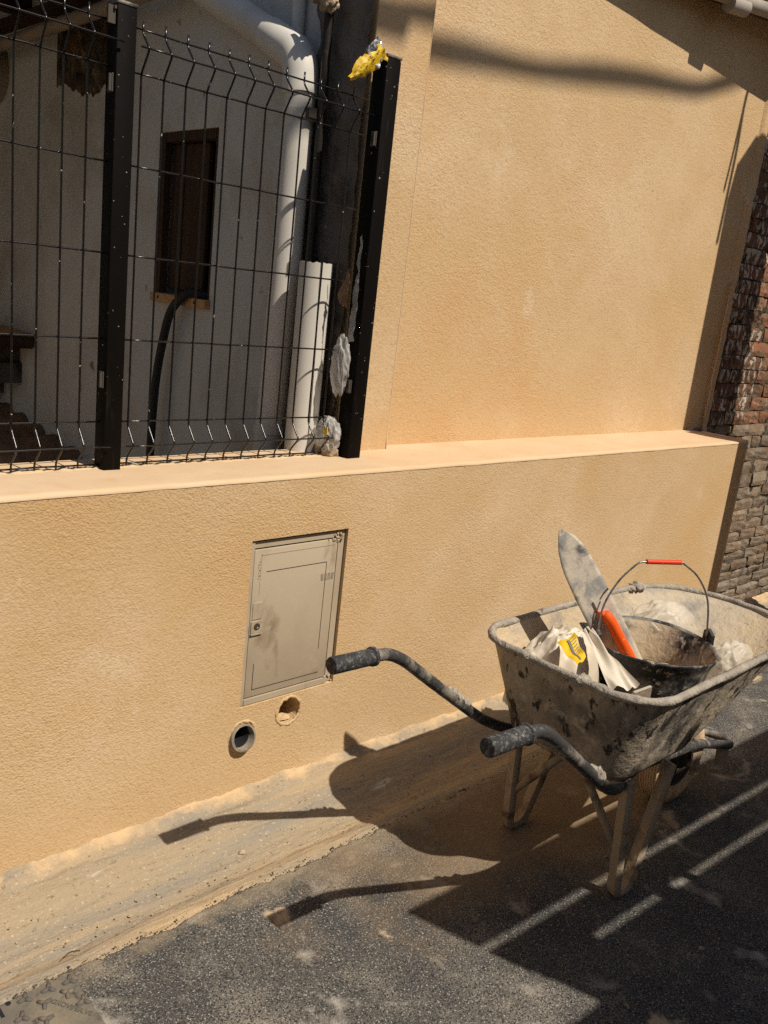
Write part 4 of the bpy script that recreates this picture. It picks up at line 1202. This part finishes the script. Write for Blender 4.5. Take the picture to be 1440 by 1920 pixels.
obj('sack_film', MB().grid(sackf, 120, 60), 'sack', sk, smooth=28.0)
def dra(u, v):
    p = Vector((1.935, -0.665, 0.635)).lerp(Vector((1.835, -0.845, 0.575)), u)
    side = Vector((0.75, -0.45, 0.1)).normalized()
    wdt = 0.030 + 0.045 * u
    x = p + side * wdt * (v - 0.3)
    return x + Vector((0, 0, 0.007 * math.sin(v * 9 + u * 5) + 0.022 * (0.4 - abs(noise.noise(Vector((v * 3.2 + u * 0.6, u * 0.9, 2.2)))))))
obj('sack_fold', MB().grid(dra, 26, 24), 'sack', sk, smooth=True)
la, lb2, lc, ld = Vector((1.800, -0.668, 0.622)), Vector((1.872, -0.668, 0.645)), Vector((1.845, -0.730, 0.606)), Vector((1.765, -0.758, 0.604))
def lab(u, v):
    a = la.lerp(lb2, u); c = ld.lerp(lc, u)
    p = a.lerp(c, v)
    return p + Vector((-0.006, -0.006, 0.012 + 0.007 * math.sin(u * 5 + 1) + 0.004 * math.sin(v * 9)))
lbl = obj('label', MB().grid(lab, 16, 14), 'yellow', sk, smooth=True)
def lab2(u, v):
    return lab(0.42 + 0.20 * u, 0.12 + 0.80 * v) + Vector((-0.0015, -0.0015, 0.002))
obj('grey_band', MB().grid(lab2, 4, 14), 'grey_print', lbl, smooth=True)
mb = MB()
for k in range(7):
    for j in range(3):
        u0 = 0.70 + 0.085 * j
        p0, p1 = lab(u0, 0.10 + 0.09 * k), lab(u0 + 0.06, 0.10 + 0.09 * k)
        p2, p3 = lab(u0 + 0.06, 0.125 + 0.09 * k), lab(u0, 0.125 + 0.09 * k)
        o_ = Vector((-0.0012, -0.0012, 0.0018))
        mb.poly([p0 + o_, p1 + o_, p2 + o_, p3 + o_])
obj('print_lines', mb, 'grey_print', lbl)
s4 = thing('plastic_bag', (2.42, -0.62, 0.42), 'wrinkled translucent plastic bag heaped behind the bucket on the far side of the tub', 'plastic bag')
obj('sheet_film', bagblob((2.425, -0.625, 0.515), 0.135, 0.085, 0.098, 2.4, 0.42), 'clear', s4, smooth=True)
s5 = thing('plastic_bag', (2.45, -0.83, 0.45), 'small crumpled clear plastic bag between the bucket and the near tub side', 'plastic bag')
obj('bag_film', bagblob((2.455, -0.845, 0.505), 0.085, 0.055, 0.062, 5.1, 0.32), 'clear', s5, smooth=True)
s6 = thing('mortar_lump', (1.75, -0.91, 0.55), 'small grey shard leaning on the bucket inside the near tub corner', 'shard')
obj('shard', MB().prism([(1.800, -0.905, 0.600), (1.838, -0.925, 0.615), (1.860, -0.915, 0.570), (1.80, -0.89, 0.56)], (0.004, 0.008, 0)), 'blade', s6)

# ================================================================== SMALL DEBRIS
mb = MB()
q = random.Random(11)
for k in range(560):
    x = q.uniform(0.5, 2.4)
    y = q.choice((q.gauss(-0.27, 0.03), q.gauss(-0.30, 0.015), q.uniform(-0.3, -0.02)))
    if y > -0.01: continue
    zz = -0.018 if y < -0.16 else -0.004
    r = abs(q.gauss(0.0011, 0.0009)) + 0.0006
    bmesh.ops.create_icosphere(mb.bm, subdivisions=1, radius=r, matrix=Matrix.Translation((x, y, zz - 0.006 + r * 0.4)) @ Matrix.Diagonal((1, q.uniform(.6, 1.3), q.uniform(.5, .9), 1)))
tag(obj('gravel', mb, 'crumb'), 'fine mortar grit lying in the gutter', kind='stuff')
mb = MB()
for k in range(900):
    x = q.uniform(0.5, 3.0)
    y = edge_y(x) + q.gauss(-0.002, 0.006)
    r = abs(q.gauss(0.0011, 0.0007)) + 0.0006
    bmesh.ops.create_icosphere(mb.bm, subdivisions=1, radius=r, matrix=Matrix.Translation((x, y, -0.004 + q.uniform(-0.003, 0.003))) @ Matrix.Diagonal((1, q.uniform(.6, 1.3), q.uniform(.6, 1), 1)))
tag(obj('asphalt_crumbs', mb, 'dark_crumb'), 'loose crumbs along the broken asphalt edge', kind='stuff')
PEB = [((0.689, -0.033), 0.0065, 'pale chip of plaster at the wall foot, at the left edge'),
       ((0.878, -0.244), 0.0045, 'pale pebble in the middle of the gutter, left of the handle shadow'),
       ((0.885, -0.318), 0.0040, 'small white pebble on the gutter lip close to the asphalt'),
       ((1.223, -0.196), 0.0105, 'round ochre splash of mortar stuck in the gutter'),
       ((1.905, -1.147), 0.0085, 'flat pale chip on the shaded asphalt at lower right'),
       ((2.02, -0.80), 0.0050, 'white pebble on the asphalt under the wheelbarrow')]
for (c, r, lb_) in PEB:
    mb = MB()
    bmesh.ops.create_icosphere(mb.bm, subdivisions=2, radius=1)
    zz = (-0.026 if -0.32 < c[1] < -0.16 else 0.0)
    for v in mb.bm.verts:
        v.co *= 1 + 0.45 * nz(v.co.x + c[0] * 50, v.co.y, v.co.z, 1.5)
        v.co = Vector((c[0] + v.co.x * r, c[1] + v.co.y * r * 0.8, zz + r * 0.25 + v.co.z * r * 0.5))
    tag(obj('pebble', mb, 'crumb', loc=(c[0], c[1], zz)), lb_, 'pebble', 'pebbles lying on the ground')
for P, lb_ in (([(0.585, -0.10), (0.592, -0.112), (0.60, -0.118)], 'short dark twig in the gutter near the left edge'), ([(0.69, -0.305), (0.71, -0.298), (0.728, -0.306)], 'thin curved twig on the gutter lip')):
    tag(obj('twig', MB().tube(smooth_path([(x, y, (-0.004 if y > -.2 else -0.001)) for x, y in P], 5), 0.0012, 6), 'old_wood', smooth=True), lb_, 'twig')

# ================================================================== SHADE-GIVING NEIGHBOURS (outside the frame)
HB = 1.70
off = sdir * (HB / sdir.z)
def gp(x, y, z=HB): return Vector((x + off.x, y + off.y, z))
# planks of a trestle scaffold beside the photographer: (x start, y far, y near at that end)
PL = [(1.405, -0.652, -0.823), (1.47, -0.861, -0.948), (1.52, -0.985, -1.091), (1.20, -1.094, -1.30), (1.2, -1.304, -1.52)]
sl_ = -0.046
labs = ['wide scaffold plank nearest the wall', 'narrow scaffold plank second from the wall', 'narrow scaffold plank third from the wall', 'wide scaffold plank fourth from the wall', 'wide scaffold plank farthest from the wall']
for (xs, ya, yb), lb_ in zip(PL, labs):
    L = 3.4
    a = gp(xs, ya); b_ = gp(xs, yb)
    # shadow-plane widths are kept: the board is level
    skew = 0.32 if xs > 1.3 else 0.0
    pts = [a, a + Vector((L, sl_ * L, 0)), b_ + Vector((L, sl_ * L, 0)), b_ + Vector((skew * (ya - yb), 0, 0))]
    tag(obj('scaffold_plank', MB().prism(pts, (0, 0, 0.03)), 'plank'), lb_, 'plank', 'scaffold planks beside the photographer')
o1, o2, o3, o4 = gp(1.50, -0.925, HB + 0.032), gp(1.715, -0.930, HB + 0.032), gp(1.735, -1.01, HB + 0.032), gp(1.52, -1.005, HB + 0.032)  # unseen board added to block sun through the gap near the plank ends
tag(obj('scaffold_plank', MB().prism([o1, o2, o3, o4], (0, 0, 0.02)), 'plank'), 'short unseen board added to shade the gap at the plank ends', 'plank', 'scaffold planks beside the photographer')
for x, lb_ in ((2.3, 'steel trestle under the near end of the planks'), (4.6, 'steel trestle under the far end of the planks')):
    t = thing('trestle', (x, -2.4, 0), lb_, 'trestle', 'trestles carrying the planks')
    y0, y1 = -1.82, -2.74
    obj('top_rail', MB().box((x - 0.03, y1, HB - 0.07), (x + 0.03, y0, HB - 0.002)), 'leg', t)
    for yy in (y0 - 0.08, y1 + 0.08):
        for s_ in (-1, 1):
            obj('leg', MB().tube([(x + s_ * 0.28, yy, 0), (x, yy, HB - 0.07)], 0.018, 8), 'leg', t)

gpil = thing('shadow_pillar', (4.5, -0.62, 0), 'tall unseen pillar added to cast the shadow strip at the wall end', 'pillar')  # pillar added out of view to cast the shadow strip, stepped to fit it
obj('pillar_body', MB().box((4.243, -0.62, -0.02), (4.86, -0.50, 2.02)), 'facade', gpil)
obj('pillar_shaft', MB().box((4.335, -0.62, 2.022), (4.84, -0.50, 3.35)), 'facade', gpil)
obj('pillar_cap', MB().prism([(4.345, -0.62, 3.352), (4.84, -0.62, 3.352), (4.84, -0.5, 3.352), (4.345, -0.5, 3.352)], (0.12, 0.0, 0.14)), 'facade', gpil)

nb = thing('opposite_house', (2.5, -4.6, 0), 'plain beige house on the opposite side of the alley', 'house')
obj('wall', MB().box((-7, -5.2, -0.02), (12, -4.3, 3.1)), 'facade', nb)
obj('door', MB().box((1.2, -4.3, 0.0), (2.1, -4.27, 2.05)), 'old_wood', nb)
obj('window', MB().box((3.4, -4.3, 1.1), (4.4, -4.27, 2.1)), 'old_wood', nb)

# overhead cable bundle crossing above the alley
tc = 5.0
cs = [(1.20, 0.25, 2.15), (1.776, 0.25, 2.207), (1.94, 0.25, 2.236), (2.103, 0.305, 2.178), (2.313, 0.305, 2.205), (2.59, 0.305, 2.240), (2.899, 0.305, 2.295), (3.253, 0.305, 2.350), (3.617, 0.305, 2.408), (3.833, 0.305, 2.47), (4.05, 0.305, 2.55), (4.5, 0.305, 2.75)]
base = [Vector(p) + sdir * tc for p in cs]
# keep the cable on one line: project both shadow runs to the same distance from the wall
yc = Vector((0, 0.305, 0)).y + sdir.y * tc
base = [p + sdir * ((yc - p.y) / sdir.y) for p in base]
pts = [base[0] + Vector((-7, 0.0, -0.2))] + base + [base[-1] + Vector((6, 0, 2.2))]
oc = thing('overhead_cable', tuple(base[5]), 'black bundle of overhead cables strung high above the alley', 'cable')
pp = smooth_path(pts, 8)
obj('cable_strand', MB().tube([p + Vector((0, 0, 0.003 * math.sin(k * .31))) for k, p in enumerate(pp)], 0.019, 8), 'cable', oc, smooth=True)
obj('cable_strand', MB().tube([p + Vector((0, 0.004, 0.030 + 0.008 * math.sin(k * .23))) for k, p in enumerate(pp)], 0.011, 8), 'cable', oc, smooth=True)
t2 = 1.5
P = [Vector((4.13, 0.305, 2.62)), Vector((4.105, 0.305, 2.45)), Vector((4.115, 0.305, 2.24)), Vector((4.10, 0.305, 1.85))]
tag(obj('hanging_cable', MB().tube(smooth_path([p + sdir * t2 for p in P], 8), 0.012, 8, radii=None), 'cable', smooth=True), 'loose black cable hanging beside the added pillar top', 'cable')
P = [Vector((4.12, 0.305, 2.60)), Vector((4.10, 0.305, 2.40)), Vector((4.085, 0.305, 2.22)), Vector((4.07, 0.305, 2.08))]
tag(obj('hanging_cable', MB().tube(smooth_path([p + sdir * (t2 - .2) for p in P], 8), 0.009, 8), 'cable', smooth=True), 'thinner loose cable hanging beside the added pillar top', 'cable')
